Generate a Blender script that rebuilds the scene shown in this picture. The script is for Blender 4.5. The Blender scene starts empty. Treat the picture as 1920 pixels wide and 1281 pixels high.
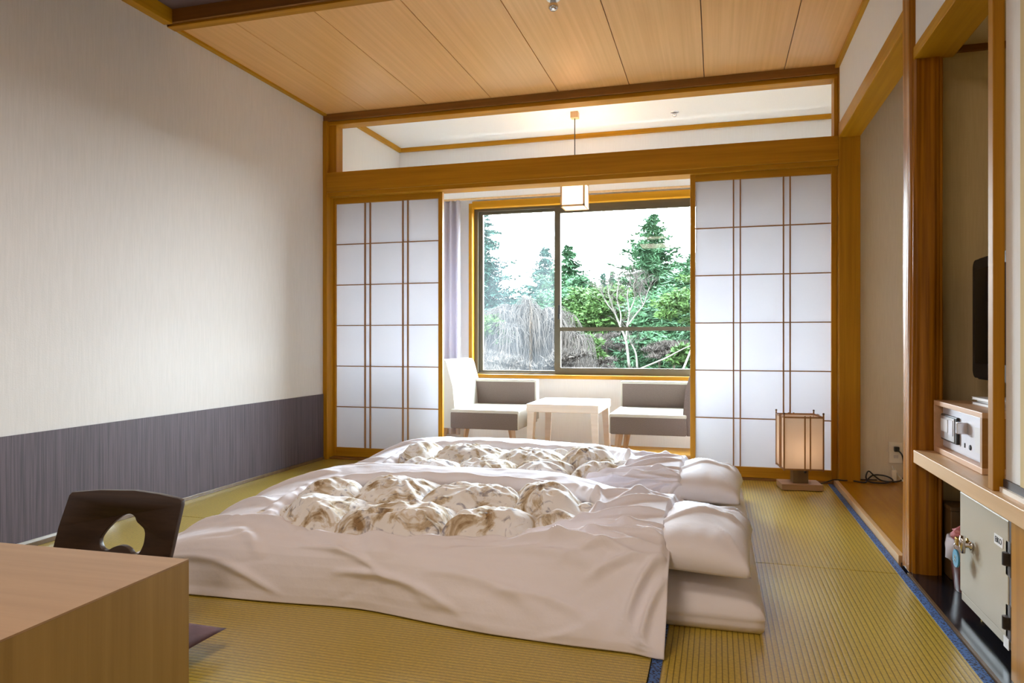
import bpy, bmesh, math, random
import numpy as np
from mathutils import Vector, Matrix

S = bpy.context.scene
COL = S.collection
PI = math.pi

# ------------------------------------------------------------------ camera
cam_data = bpy.data.cameras.new('camera')
cam_data.sensor_width = 36.0
cam_data.lens = 36.0 * 1340.0 / 1920.0
cam_data.clip_start = 0.05
cam_data.clip_end = 500
cam = bpy.data.objects.new('camera', cam_data)
COL.objects.link(cam)
EYE = 0.82
YAW = math.radians(15.95)
cam.location = (0, 0, EYE)
cam.rotation_euler = (math.radians(90), 0, YAW)
S.camera = cam

# ------------------------------------------------------------------ world, light, exposure
S.view_settings.view_transform = 'Standard'
S.view_settings.look = 'None'
S.view_settings.gamma = 1.0
S.view_settings.use_curve_mapping = False
S.view_settings.exposure = 0.68

SKY = 36.0
W = bpy.data.worlds.new('overcast_sky')
S.world = W
W.use_nodes = True
wn = W.node_tree.nodes
wl = W.node_tree.links
bg = wn['Background']
tc = wn.new('ShaderNodeTexCoord')
sep = wn.new('ShaderNodeSeparateXYZ')
ramp = wn.new('ShaderNodeValToRGB')
wl.new(tc.outputs['Generated'], sep.inputs[0])
wl.new(sep.outputs['Z'], ramp.inputs[0])
ramp.color_ramp.elements[0].position = 0.0
ramp.color_ramp.elements[0].color = (0.84, 0.92, 1.0, 1)
ramp.color_ramp.elements[1].position = 0.7
ramp.color_ramp.elements[1].color = (0.68, 0.83, 1.0, 1)
wl.new(ramp.outputs[0], bg.inputs['Color'])
bg.inputs['Strength'].default_value = SKY


def area_light(name, loc, rot, sx, sy, power, color, portal=False, spread=PI):
    d = bpy.data.lights.new(name, 'AREA')
    d.shape = 'RECTANGLE'
    d.size = sx
    d.size_y = sy
    d.energy = power
    d.color = color
    d.spread = spread
    if portal:
        d.cycles.is_portal = True
    o = bpy.data.objects.new(name, d)
    COL.objects.link(o)
    o.location = loc
    o.rotation_euler = rot
    return o


# sun from behind the building: only the garden gets it
sd = bpy.data.lights.new('sun', 'SUN')
sd.energy = 13.0
sd.angle = math.radians(4)
sd.color = (1.0, 0.94, 0.84)
so = bpy.data.objects.new('sun', sd)
COL.objects.link(so)
so.rotation_euler = (math.radians(48), 0, math.radians(-35))

# portal in the window opening (guides sampling of the sky, gives no light itself)
area_light('window_portal', (-0.78, 5.80, 1.24), (math.radians(-90), 0, 0), 2.36, 1.40, 1, (1, 1, 1), portal=True)
# warm fill light added overhead, out of view, with no fixture
area_light('room_fill_light', (-1.0, 1.0, 2.33), (0, 0, 0), 0.6, 0.6, 11, (1.0, 0.80, 0.64))
# second unseen fill light, added behind the camera to brighten the front sides
area_light('rear_fill_light', (-0.9, -0.6, 2.40), (0, 0, 0), 0.6, 0.6, 13, (1.0, 0.82, 0.70))
# sunroom ceiling light
pl = bpy.data.lights.new('pendant_bulb', 'POINT')
pl.energy = 8
pl.color = (1.0, 0.80, 0.58)
pl.shadow_soft_size = 0.05
plo = bpy.data.objects.new('pendant_bulb', pl)
COL.objects.link(plo)
plo.location = (-0.985, 5.10, 1.87)

S.cycles.max_bounces = 12
S.cycles.diffuse_bounces = 6
S.cycles.transparent_max_bounces = 12
S.cycles.transmission_bounces = 6
S.cycles.sample_clamp_indirect = 6.0
S.cycles.caustics_reflective = False
S.cycles.caustics_refractive = False

# ------------------------------------------------------------------ materials


def new_mat(name):
    m = bpy.data.materials.new(name)
    m.use_nodes = True
    nt = m.node_tree
    return m, nt, nt.nodes, nt.links, nt.nodes['Principled BSDF']


def plain(name, col, rough=0.6, metal=0.0, spec=0.5, bump=0.0, bscale=200, var=0.0, vscale=6.0, stretch=(1, 1, 1)):
    m, nt, n, l, p = new_mat(name)
    p.inputs['Base Color'].default_value = (*col, 1)
    p.inputs['Roughness'].default_value = rough
    p.inputs['Metallic'].default_value = metal
    p.inputs['Specular IOR Level'].default_value = spec
    if bump or var:
        t = n.new('ShaderNodeTexCoord')
        mp = n.new('ShaderNodeMapping')
        mp.inputs['Scale'].default_value = stretch
        l.new(t.outputs['Object'], mp.inputs[0])
    if var:
        nz = n.new('ShaderNodeTexNoise')
        nz.inputs['Scale'].default_value = vscale
        nz.inputs['Detail'].default_value = 4
        l.new(mp.outputs[0], nz.inputs['Vector'])
        rp = n.new('ShaderNodeValToRGB')
        rp.color_ramp.elements[0].position = 0.3
        rp.color_ramp.elements[1].position = 0.7
        rp.color_ramp.elements[0].color = (*[c * (1 - var) for c in col], 1)
        rp.color_ramp.elements[1].color = (*[min(1, c * (1 + var)) for c in col], 1)
        l.new(nz.outputs['Fac'], rp.inputs[0])
        l.new(rp.outputs[0], p.inputs['Base Color'])
    if bump:
        nb = n.new('ShaderNodeTexNoise')
        nb.inputs['Scale'].default_value = bscale
        nb.inputs['Detail'].default_value = 3
        l.new(mp.outputs[0], nb.inputs['Vector'])
        b = n.new('ShaderNodeBump')
        b.inputs['Strength'].default_value = bump
        b.inputs['Distance'].default_value = 0.004
        l.new(nb.outputs['Fac'], b.inputs['Height'])
        l.new(b.outputs[0], p.inputs['Normal'])
    return m


def wood(name, c1, c2, axis='Z', rough=0.4, across=40, along=1.2, spec=0.5, bump=0.05, per_obj=0.0):
    """fine straight grain running along AXIS, object space"""
    m, nt, n, l, p = new_mat(name)
    t = n.new('ShaderNodeTexCoord')
    mp = n.new('ShaderNodeMapping')
    sc = {'X': (along, across, across), 'Y': (across, along, across), 'Z': (across, across, along)}[axis]
    mp.inputs['Scale'].default_value = sc
    l.new(t.outputs['Object'], mp.inputs[0])
    nz = n.new('ShaderNodeTexNoise')
    nz.inputs['Scale'].default_value = 1.0
    nz.inputs['Detail'].default_value = 6
    nz.inputs['Roughness'].default_value = 0.6
    l.new(mp.outputs[0], nz.inputs['Vector'])
    rp = n.new('ShaderNodeValToRGB')
    rp.color_ramp.elements[0].position = 0.32
    rp.color_ramp.elements[1].position = 0.68
    rp.color_ramp.elements[0].color = (*c1, 1)
    rp.color_ramp.elements[1].color = (*c2, 1)
    l.new(nz.outputs['Fac'], rp.inputs[0])
    out = rp.outputs[0]
    if per_obj:
        oi = n.new('ShaderNodeObjectInfo')
        mr = n.new('ShaderNodeMapRange')
        mr.inputs['To Min'].default_value = 1 - per_obj
        mr.inputs['To Max'].default_value = 1 + per_obj
        l.new(oi.outputs['Random'], mr.inputs['Value'])
        hs = n.new('ShaderNodeHueSaturation')
        l.new(mr.outputs[0], hs.inputs['Value'])
        l.new(out, hs.inputs['Color'])
        out = hs.outputs[0]
    l.new(out, p.inputs['Base Color'])
    p.inputs['Roughness'].default_value = rough
    p.inputs['Specular IOR Level'].default_value = spec
    if bump:
        b = n.new('ShaderNodeBump')
        b.inputs['Strength'].default_value = bump
        b.inputs['Distance'].default_value = 0.002
        l.new(nz.outputs['Fac'], b.inputs['Height'])
        l.new(b.outputs[0], p.inputs['Normal'])
    return m


def wallpaper(name, col, dark, axis_scale=(60, 60, 3), rough=0.85, strength=0.15):
    m, nt, n, l, p = new_mat(name)
    t = n.new('ShaderNodeTexCoord')
    cols = []
    for sc in (axis_scale, tuple(reversed(axis_scale))):
        mp = n.new('ShaderNodeMapping')
        mp.inputs['Scale'].default_value = sc
        l.new(t.outputs['Object'], mp.inputs[0])
        nz = n.new('ShaderNodeTexNoise')
        nz.inputs['Scale'].default_value = 3.0
        nz.inputs['Detail'].default_value = 4
        l.new(mp.outputs[0], nz.inputs['Vector'])
        cols.append(nz)
    ad = n.new('ShaderNodeMath')
    ad.operation = 'ADD'
    l.new(cols[0].outputs['Fac'], ad.inputs[0])
    ad.inputs[1].default_value = 0.0
    rp = n.new('ShaderNodeValToRGB')
    rp.color_ramp.elements[0].position = 0.35
    rp.color_ramp.elements[1].position = 0.65
    rp.color_ramp.elements[0].color = (*dark, 1)
    rp.color_ramp.elements[1].color = (*col, 1)
    l.new(ad.outputs[0], rp.inputs[0])
    l.new(rp.outputs[0], p.inputs['Base Color'])
    p.inputs['Roughness'].default_value = rough
    p.inputs['Specular IOR Level'].default_value = 0.25
    b = n.new('ShaderNodeBump')
    b.inputs['Strength'].default_value = strength
    b.inputs['Distance'].default_value = 0.003
    l.new(cols[1].outputs['Fac'], b.inputs['Height'])
    l.new(b.outputs[0], p.inputs['Normal'])
    return m


def tatami_mat_material(name, axis):
    """rush weave: ridges run along AXIS every 14.5 mm, with fine cross strands"""
    m, nt, n, l, p = new_mat(name)
    t = n.new('ShaderNodeTexCoord')
    sp = n.new('ShaderNodeSeparateXYZ')
    l.new(t.outputs['Object'], sp.inputs[0])
    run, cross = ('Y', 'X') if axis == 'Y' else ('X', 'Y')

    def wave(sock, pitch):
        mu = n.new('ShaderNodeMath')
        mu.operation = 'MULTIPLY'
        mu.inputs[1].default_value = PI / pitch
        l.new(sock, mu.inputs[0])
        si = n.new('ShaderNodeMath')
        si.operation = 'SINE'
        l.new(mu.outputs[0], si.inputs[0])
        ab = n.new('ShaderNodeMath')
        ab.operation = 'ABSOLUTE'
        l.new(si.outputs[0], ab.inputs[0])
        return ab.outputs[0]
    ridge = wave(sp.outputs[cross], 0.0145)
    strand = wave(sp.outputs[run], 0.0042)
    # colour
    rp = n.new('ShaderNodeValToRGB')
    rp.color_ramp.elements[0].position = 0.0
    rp.color_ramp.elements[0].color = (0.075, 0.045, 0.002, 1)
    rp.color_ramp.elements[1].position = 0.42
    rp.color_ramp.elements[1].color = (0.49, 0.355, 0.048, 1)
    l.new(ridge, rp.inputs[0])
    nz = n.new('ShaderNodeTexNoise')
    nz.inputs['Scale'].default_value = 120
    nz.inputs['Detail'].default_value = 3
    l.new(t.outputs['Object'], nz.inputs['Vector'])
    mr = n.new('ShaderNodeMapRange')
    mr.inputs['From Min'].default_value = 0.3
    mr.inputs['From Max'].default_value = 0.7
    mr.inputs['To Min'].default_value = 0.82
    mr.inputs['To Max'].default_value = 1.16
    l.new(nz.outputs['Fac'], mr.inputs['Value'])
    mr2 = n.new('ShaderNodeMapRange')
    mr2.inputs['To Min'].default_value = 0.80
    mr2.inputs['To Max'].default_value = 1.08
    l.new(strand, mr2.inputs['Value'])
    mm = n.new('ShaderNodeMath')
    mm.operation = 'MULTIPLY'
    l.new(mr.outputs[0], mm.inputs[0])
    l.new(mr2.outputs[0], mm.inputs[1])
    hs = n.new('ShaderNodeHueSaturation')
    l.new(mm.outputs[0], hs.inputs['Value'])
    l.new(rp.outputs[0], hs.inputs['Color'])
    l.new(hs.outputs[0], p.inputs['Base Color'])
    p.inputs['Roughness'].default_value = 0.30
    p.inputs['Specular IOR Level'].default_value = 0.9
    b = n.new('ShaderNodeBump')
    b.inputs['Strength'].default_value = 0.16
    b.inputs['Distance'].default_value = 0.002
    ad = n.new('ShaderNodeMath')
    ad.operation = 'MULTIPLY_ADD'
    ad.inputs[1].default_value = 0.15
    l.new(strand, ad.inputs[0])
    l.new(ridge, ad.inputs[2])
    l.new(ad.outputs[0], b.inputs['Height'])
    l.new(b.outputs[0], p.inputs['Normal'])
    return m


def border_material():
    m, nt, n, l, p = new_mat('navy_brocade')
    t = n.new('ShaderNodeTexCoord')
    ch = n.new('ShaderNodeTexVoronoi')
    ch.inputs['Scale'].default_value = 150
    l.new(t.outputs['Object'], ch.inputs['Vector'])
    rp = n.new('ShaderNodeValToRGB')
    rp.color_ramp.interpolation = 'CONSTANT'
    rp.color_ramp.elements[0].color = (0.008, 0.010, 0.03, 1)
    rp.color_ramp.elements[1].position = 0.44
    rp.color_ramp.elements[1].color = (0.05, 0.14, 0.40, 1)
    l.new(ch.outputs['Distance'], rp.inputs[0])
    l.new(rp.outputs[0], p.inputs['Base Color'])
    p.inputs['Roughness'].default_value = 0.6
    return m


def paper_material(name, col, trans=0.6):
    m, nt, n, l, p = new_mat(name)
    n.remove(p)
    out = n['Material Output']
    d = n.new('ShaderNodeBsdfDiffuse')
    d.inputs['Color'].default_value = (*col, 1)
    tr = n.new('ShaderNodeBsdfTranslucent')
    tr.inputs['Color'].default_value = (*col, 1)
    mx = n.new('ShaderNodeMixShader')
    mx.inputs[0].default_value = trans
    l.new(d.outputs[0], mx.inputs[1])
    l.new(tr.outputs[0], mx.inputs[2])
    l.new(mx.outputs[0], out.inputs[0])
    return m


def glass_material(name, haze=0.0):
    m, nt, n, l, p = new_mat(name)
    n.remove(p)
    out = n['Material Output']
    tr = n.new('ShaderNodeBsdfTransparent')
    tr.inputs['Color'].default_value = (0.97, 0.99, 0.98, 1)
    gl = n.new('ShaderNodeBsdfGlossy')
    gl.inputs['Roughness'].default_value = 0.02
    mx = n.new('ShaderNodeMixShader')
    mx.inputs[0].default_value = 0.015
    l.new(tr.outputs[0], mx.inputs[1])
    l.new(gl.outputs[0], mx.inputs[2])
    last = mx.outputs[0]
    if haze:
        tl = n.new('ShaderNodeBsdfTranslucent')
        tl.inputs['Color'].default_value = (0.9, 0.96, 1.0, 1)
        t = n.new('ShaderNodeTexCoord')
        mp = n.new('ShaderNodeMapping')
        mp.inputs['Scale'].default_value = (3.0, 1, 1.6)
        l.new(t.outputs['Object'], mp.inputs[0])
        nz = n.new('ShaderNodeTexNoise')
        nz.inputs['Scale'].default_value = 1.3
        nz.inputs['Detail'].default_value = 2
        l.new(mp.outputs[0], nz.inputs['Vector'])
        mr = n.new('ShaderNodeMapRange')
        mr.inputs['From Min'].default_value = 0.42
        mr.inputs['From Max'].default_value = 0.72
        mr.inputs['To Min'].default_value = haze * 0.35
        mr.inputs['To Max'].default_value = haze
        l.new(nz.outputs['Fac'], mr.inputs['Value'])
        m2 = n.new('ShaderNodeMixShader')
        l.new(mr.outputs[0], m2.inputs[0])
        l.new(last, m2.inputs[1])
        l.new(tl.outputs[0], m2.inputs[2])
        last = m2.outputs[0]
    l.new(last, out.inputs[0])
    return m


def emit_material(name, col, strength):
    m, nt, n, l, p = new_mat(name)
    p.inputs['Base Color'].default_value = (*col, 1)
    p.inputs['Emission Color'].default_value = (*col, 1)
    p.inputs['Emission Strength'].default_value = strength
    return m


def quilt_material():
    """cream cotton printed with sparse brown/grey flower sprays"""
    m, nt, n, l, p = new_mat('printed_quilt')
    t = n.new('ShaderNodeTexCoord')
    n1 = n.new('ShaderNodeTexNoise')
    n1.inputs['Scale'].default_value = 9.5
    n1.inputs['Detail'].default_value = 5
    n1.inputs['Roughness'].default_value = 0.62
    n1.inputs['Distortion'].default_value = 1.1
    l.new(t.outputs['Object'], n1.inputs['Vector'])
    r1 = n.new('ShaderNodeValToRGB')
    e = r1.color_ramp.elements
    e[0].position = 0.50
    e[0].color = (0.86, 0.845, 0.83, 1)
    e[1].position = 0.66
    e[1].color = (0.30, 0.19, 0.09, 1)
    k = e.new(0.57)
    k.color = (0.60, 0.50, 0.36, 1)
    l.new(n1.outputs['Fac'], r1.inputs[0])
    n2 = n.new('ShaderNodeTexNoise')
    n2.inputs['Scale'].default_value = 19
    n2.inputs['Detail'].default_value = 5
    n2.inputs['Distortion'].default_value = 2.0
    l.new(t.outputs['Object'], n2.inputs['Vector'])
    r2 = n.new('ShaderNodeValToRGB')
    r2.color_ramp.elements[0].position = 0.57
    r2.color_ramp.elements[0].color = (1, 1, 1, 1)
    r2.color_ramp.elements[1].position = 0.70
    r2.color_ramp.elements[1].color = (0.36, 0.35, 0.42, 1)
    l.new(n2.outputs['Fac'], r2.inputs[0])
    mx = n.new('ShaderNodeMix')
    mx.data_type = 'RGBA'
    mx.blend_type = 'MULTIPLY'
    mx.inputs[0].default_value = 0.9
    l.new(r1.outputs[0], mx.inputs[6])
    l.new(r2.outputs[0], mx.inputs[7])
    l.new(mx.outputs[2], p.inputs['Base Color'])
    p.inputs['Roughness'].default_value = 0.8
    p.inputs['Specular IOR Level'].default_value = 0.25
    return m


MT = {}
MT['plaster'] = wallpaper('linen_wallpaper', (0.63, 0.595, 0.565), (0.59, 0.56, 0.53))
MT['white_wall'] = wallpaper('white_wallpaper', (0.79, 0.78, 0.765), (0.765, 0.755, 0.74))
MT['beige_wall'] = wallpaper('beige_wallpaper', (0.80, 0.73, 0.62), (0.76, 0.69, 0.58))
MT['olive_wall'] = wallpaper('olive_beige_wallpaper', (0.66, 0.54, 0.31), (0.62, 0.50, 0.28))  # olive beige paper of the closet walls and ceiling
MT['wainscot'] = wallpaper('slate_stripe_wallpaper', (0.118, 0.088, 0.102), (0.060, 0.047, 0.055), axis_scale=(90, 90, 1.2), rough=0.6, strength=0.1)
MT['soffit'] = plain('dark_soffit', (0.14, 0.09, 0.085), 0.8)
MT['wood_x'] = wood('ochre_wood_x', (0.34, 0.145, 0.004), (0.46, 0.21, 0.008), 'X', 0.45, spec=0.2)
MT['wood_y'] = wood('ochre_wood_y', (0.38, 0.175, 0.004), (0.50, 0.25, 0.010), 'Y', 0.45, spec=0.2)
MT['wood_z'] = wood('ochre_wood_z', (0.34, 0.145, 0.004), (0.46, 0.21, 0.008), 'Z', 0.45, spec=0.2)
MT['wood_dark_x'] = wood('brown_wood_x', (0.17, 0.065, 0.008), (0.25, 0.10, 0.015), 'X', 0.4)
MT['pale_y'] = wood('pale_wood_y', (0.60, 0.38, 0.18), (0.70, 0.47, 0.25), 'Y', 0.4)
MT['pale_z'] = wood('pale_wood_z', (0.60, 0.38, 0.18), (0.70, 0.47, 0.25), 'Z', 0.4)
MT['lattice'] = wood('lattice_wood', (0.26, 0.115, 0.03), (0.34, 0.16, 0.05), 'Z', 0.5)
MT['ceiling'] = wood('ceiling_veneer', (0.67, 0.36, 0.115), (0.77, 0.44, 0.165), 'Y', 0.36, across=55, along=0.7, per_obj=0.04)
MT['pillar'] = wood('rustic_pillar_wood', (0.19, 0.062, 0.002), (0.47, 0.185, 0.006), 'Z', 0.33, across=70, along=1.6, bump=0.25, spec=.3)
MT['tokofloor'] = wood('alcove_floor_wood', (0.38, 0.165, 0.003), (0.50, 0.23, 0.006), 'Y', 0.25, across=22, along=1.5, spec=.3)
MT['lacquer'] = plain('black_lacquer', (0.012, 0.012, 0.016), 0.16, spec=0.6)
MT['tat_x'] = tatami_mat_material('tatami_rush_x', 'X')
MT['tat_y'] = tatami_mat_material('tatami_rush_y', 'Y')
MT['border'] = border_material()
MT['paper'] = paper_material('shoji_paper', (0.66, 0.65, 0.67), 0.46)
MT['lamp_paper'] = paper_material('lantern_paper', (0.93, 0.84, 0.74), 0.6)
MT['glass'] = glass_material('clear_glass')
MT['glass_hazy'] = glass_material('hazy_glass', 0.009)  # left pane: clear glass with a patchy whitish layer mixed in
MT['bronze'] = plain('bronze_aluminium', (0.10, 0.085, 0.055), 0.4, 0.4)
MT['black'] = plain('black_plastic', (0.015, 0.014, 0.014), 0.35)
MT['screen'] = plain('black_screen', (0.008, 0.008, 0.01), 0.12)
MT['cord'] = plain('dark_cord', (0.02, 0.016, 0.014), 0.5)
MT['white_cord'] = plain('white_cord', (0.7, 0.68, 0.62), 0.5)
MT['white_plastic'] = plain('white_plastic', (0.88, 0.84, 0.76), 0.4)
MT['cotton'] = plain('white_cotton', (0.83, 0.805, 0.855), 0.85, spec=0.2, bump=0.25, bscale=45)
MT['sheet'] = plain('white_sheet', (0.83, 0.805, 0.84), 0.85, spec=0.2, bump=0.2, bscale=40)
MT['quilt'] = quilt_material()
MT['table_top'] = wood('beech_top', (0.31, 0.175, 0.080), (0.38, 0.225, 0.11), 'X', 0.38, across=30, along=1.0)
MT['table_side'] = wood('beech_side', (0.25, 0.14, 0.028), (0.34, 0.20, 0.05), 'Z', 0.42, across=30, along=1.0)
MT['walnut'] = wood('dark_walnut', (0.022, 0.010, 0.006), (0.045, 0.022, 0.013), 'X', 0.35, across=60, along=3)
MT['mauve'] = plain('mauve_velour', (0.12, 0.06, 0.065), 0.8, spec=0.3, var=0.25, vscale=20)
MT['chair_brown'] = plain('brown_upholstery', (0.165, 0.125, 0.108), 0.9, spec=0.2, bump=0.4, bscale=500, var=0.15, vscale=220)
MT['chair_cream'] = plain('cream_upholstery', (0.50, 0.465, 0.40), 0.85, spec=0.2, bump=0.3, bscale=500)
MT['chair_leg'] = wood('chair_leg_wood', (0.40, 0.24, 0.14), (0.50, 0.32, 0.2), 'Z', 0.45)
MT['white_wood'] = wood('white_washed_wood', (0.72, 0.60, 0.50), (0.80, 0.69, 0.60), 'X', 0.4)
MT['curtain'] = paper_material('lavender_curtain', (0.86, 0.84, 0.92), 0.45)
MT['steel'] = plain('brushed_steel', (0.62, 0.61, 0.62), 0.32, 0.8)
MT['silver'] = plain('silver_panel', (0.60, 0.58, 0.62), 0.4, 0.25)
MT['chrome'] = plain('chrome', (0.75, 0.74, 0.76), 0.12, 1.0)
MT['brass'] = plain('brass', (0.55, 0.36, 0.10), 0.3, 1.0)
MT['safe_grey'] = plain('safe_enamel', (0.47, 0.42, 0.33), 0.42)
MT['hinge'] = plain('dark_hinge', (0.06, 0.045, 0.04), 0.5)
MT['dark_wood'] = wood('dark_stand_wood', (0.09, 0.05, 0.018), (0.14, 0.08, 0.03), 'Z', 0.4)
MT['lamp_base'] = wood('lamp_base_wood', (0.30, 0.17, 0.085), (0.40, 0.24, 0.13), 'X', 0.4)
MT['box_dark'] = wood('box_side_wood', (0.30, 0.13, 0.02), (0.38, 0.18, 0.035), 'X', 0.45)
MT['box_edge'] = wood('box_frame_wood', (0.60, 0.36, 0.20), (0.68, 0.43, 0.26), 'Y', 0.4)
MT['bin'] = plain('oxblood_lacquer', (0.10, 0.018, 0.012), 0.35)
MT['bag'] = paper_material('thin_white_bag', (0.75, 0.68, 0.70), 0.4)
MT['pink'] = plain('pink_wrapper', (0.55, 0.18, 0.20), 0.4)
MT['tag_blue'] = plain('blue_tag', (0.06, 0.30, 0.50), 0.35)
MT['tag_mark'] = plain('pale_mark', (0.45, 0.60, 0.65), 0.5)
MT['label_white'] = plain('white_label', (0.8, 0.8, 0.82), 0.4)
MT['ink'] = plain('dark_ink', (0.02, 0.02, 0.03), 0.6)
MT['booklet'] = plain('grey_paper', (0.62, 0.60, 0.60), 0.5)
MT['booklet2'] = plain('white_paper', (0.80, 0.79, 0.78), 0.5)
MT['pendant_paper'] = emit_material('lit_lantern_paper', (1.0, 0.84, 0.66), 0.95)
MT['pendant_wood'] = wood('pendant_frame_wood', (0.55, 0.33, 0.16), (0.65, 0.42, 0.22), 'Z', 0.45)
# garden
MT['needles'] = plain('blue_green_needles', (0.022, 0.050, 0.038), 0.8, spec=0.08, var=0.55, vscale=1.3)
MT['needles2'] = plain('green_needles', (0.021, 0.048, 0.022), 0.8, spec=0.08, var=0.5, vscale=1.0)
MT['leafy'] = plain('bright_leaves', (0.017, 0.034, 0.008), 0.7, spec=0.08, var=0.5, vscale=1.5)
MT['bark'] = plain('conifer_bark', (0.02, 0.016, 0.012), 0.9, spec=.05)
MT['twig'] = plain('grey_twigs', (0.024, 0.020, 0.017), 0.9, spec=.08, var=0.3, vscale=2)
MT['white_bark'] = plain('white_bark', (0.058, 0.053, 0.044), 0.8, spec=.1)
MT['soil'] = plain('winter_ground', (0.026, 0.019, 0.012), 0.95, spec=.05, var=0.45, vscale=0.5)

# ------------------------------------------------------------------ mesh helpers


class MB:
    def __init__(self):
        self.v = []
        self.f = []

    def add(self, vs, fs):
        o = len(self.v)
        self.v += [tuple(a) for a in vs]
        self.f += [tuple(i + o for i in f) for f in fs]
        return self

    def box(self, x0, x1, y0, y1, z0, z1, b=0.0):
        """box with optional chamfer b"""
        if x0 > x1: x0, x1 = x1, x0
        if y0 > y1: y0, y1 = y1, y0
        if z0 > z1: z0, z1 = z1, z0
        b = min(b, (x1 - x0) * .45, (y1 - y0) * .45, (z1 - z0) * .45)
        if b <= 0:
            vs = [(x, y, z) for z in (z0, z1) for y in (y0, y1) for x in (x0, x1)]
            fs = [(0, 2, 3, 1), (4, 5, 7, 6), (0, 1, 5, 4), (2, 6, 7, 3), (0, 4, 6, 2), (1, 3, 7, 5)]
            return self.add(vs, fs)
        bm = bmesh.new()
        bmesh.ops.create_cube(bm, size=1.0)
        for v in bm.verts:
            v.co = Vector(((x0 + x1) / 2 + v.co.x * (x1 - x0), (y0 + y1) / 2 + v.co.y * (y1 - y0), (z0 + z1) / 2 + v.co.z * (z1 - z0)))
        bmesh.ops.bevel(bm, geom=bm.edges[:], offset=b, segments=2, profile=0.6, affect='EDGES')
        bm.verts.ensure_lookup_table()
        vs = [v.co[:] for v in bm.verts]
        fs = [[v.index for v in f.verts] for f in bm.faces]
        bm.free()
        return self.add(vs, fs)

    def tube(self, pts, r, n=8, cap=True):
        """tube through pts; r a number or one per point"""
        pts = [Vector(p) for p in pts]
        rs = r if isinstance(r, (list, tuple)) else [r] * len(pts)
        vs, fs = [], []
        up = Vector((0, 0, 1))
        prev = None
        for i, p in enumerate(pts):
            d = (pts[min(i + 1, len(pts) - 1)] - pts[max(i - 1, 0)]).normalized()
            if prev is None:
                a = d.cross(up)
                if a.length < 1e-3: a = d.cross(Vector((1, 0, 0)))
            else:
                a = prev - d * prev.dot(d)
                if a.length < 1e-4: a = d.orthogonal()
            a.normalize()
            prev = a
            b = d.cross(a)
            for k in range(n):
                t = 2 * PI * k / n
                vs.append(p + (a * math.cos(t) + b * math.sin(t)) * rs[i])
        for i in range(len(pts) - 1):
            for k in range(n):
                k2 = (k + 1) % n
                fs.append((i * n + k, i * n + k2, (i + 1) * n + k2, (i + 1) * n + k))
        if cap:
            fs.append(tuple(range(n - 1, -1, -1)))
            fs.append(tuple(range((len(pts) - 1) * n, len(pts) * n)))
        return self.add(vs, fs)

    def lathe(self, prof, n=24, c=(0, 0, 0), axis='Z'):
        vs, fs = [], []
        for (r, h) in prof:
            for k in range(n):
                t = 2 * PI * k / n
                a, b = r * math.cos(t), r * math.sin(t)
                vs.append({'Z': (c[0] + a, c[1] + b, c[2] + h), 'X': (c[0] + h, c[1] + a, c[2] + b), 'Y': (c[0] + a, c[1] + h, c[2] + b)}[axis])
        for i in range(len(prof) - 1):
            for k in range(n):
                k2 = (k + 1) % n
                fs.append((i * n + k, i * n + k2, (i + 1) * n + k2, (i + 1) * n + k))
        fs.append(tuple(range(n - 1, -1, -1)))
        fs.append(tuple(range((len(prof) - 1) * n, len(prof) * n)))
        return self.add(vs, fs)

    def prism(self, poly, axis, h0, h1):
        """poly of 2-D points extruded along axis"""
        n = len(poly)
        def P(a, b, h):
            return {'X': (h, a, b), 'Y': (a, h, b), 'Z': (a, b, h)}[axis]
        vs = [P(a, b, h0) for a, b in poly] + [P(a, b, h1) for a, b in poly]
        fs = [tuple(range(n - 1, -1, -1)), tuple(range(n, 2 * n))] + [(i, (i + 1) % n, n + (i + 1) % n, n + i) for i in range(n)]
        return self.add(vs, fs)

    def mesh(self, name):
        me = bpy.data.meshes.new(name)
        me.from_pydata(self.v, [], self.f)
        me.update()
        bm = bmesh.new()
        bm.from_mesh(me)
        bmesh.ops.recalc_face_normals(bm, faces=bm.faces[:])
        bm.to_mesh(me)
        bm.free()
        return me


def link(name, me, mat, parent=None, smooth=False):
    if mat is not None and not me.materials:
        me.materials.append(mat)
    if smooth:
        me.polygons.foreach_set('use_smooth', [True] * len(me.polygons))
        if smooth == 'angle':
            me.set_sharp_from_angle(angle=math.radians(35))
    o = bpy.data.objects.new(name, me)
    COL.objects.link(o)
    if parent is not None:
        o.parent = parent
    return o


def ob(name, mb, mat, parent=None, smooth=False):
    return link(name, mb.mesh(name), mat, parent, smooth)


def struct(name, mb, mat, smooth=False, parent=None):
    o = ob(name, mb, mat, parent, smooth)
    if parent is None:
        o['kind'] = 'structure'
    return o


def tag(o, label, cat, group=None, kind=None):
    o['label'] = label
    o['category'] = cat
    if group: o['group'] = group
    if kind: o['kind'] = kind
    return o


def thing(name, label, cat, loc=(0, 0, 0), rz=0.0, group=None):
    o = bpy.data.objects.new(name, None)
    o.empty_display_size = 0.05
    COL.objects.link(o)
    o.location = loc
    o.rotation_euler = (0, 0, rz)
    return tag(o, label, cat, group)


def copy_tree(o, parent=None):
    c = o.copy()
    COL.objects.link(c)
    if parent is not None:
        c.parent = parent
    for ch in [x for x in bpy.data.objects if x.parent == o]:
        copy_tree(ch, c)
    return c


def B(*a, b=0.0):
    return MB().box(*a, b=b)


# ------------------------------------------------------------------ setting
XL, XR = -2.63, 0.67          # left wall, line of the alcoves
YS, YW = 4.46, 5.66           # shoji line, window wall
YB = -1.5                     # wall behind the camera
ZC = 2.40

# floor with tatami mats
floor = struct('floor', B(XL - .1, 1.5, YB - .1, YW + .1, -0.16, -0.055), MT['soil'])


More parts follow.
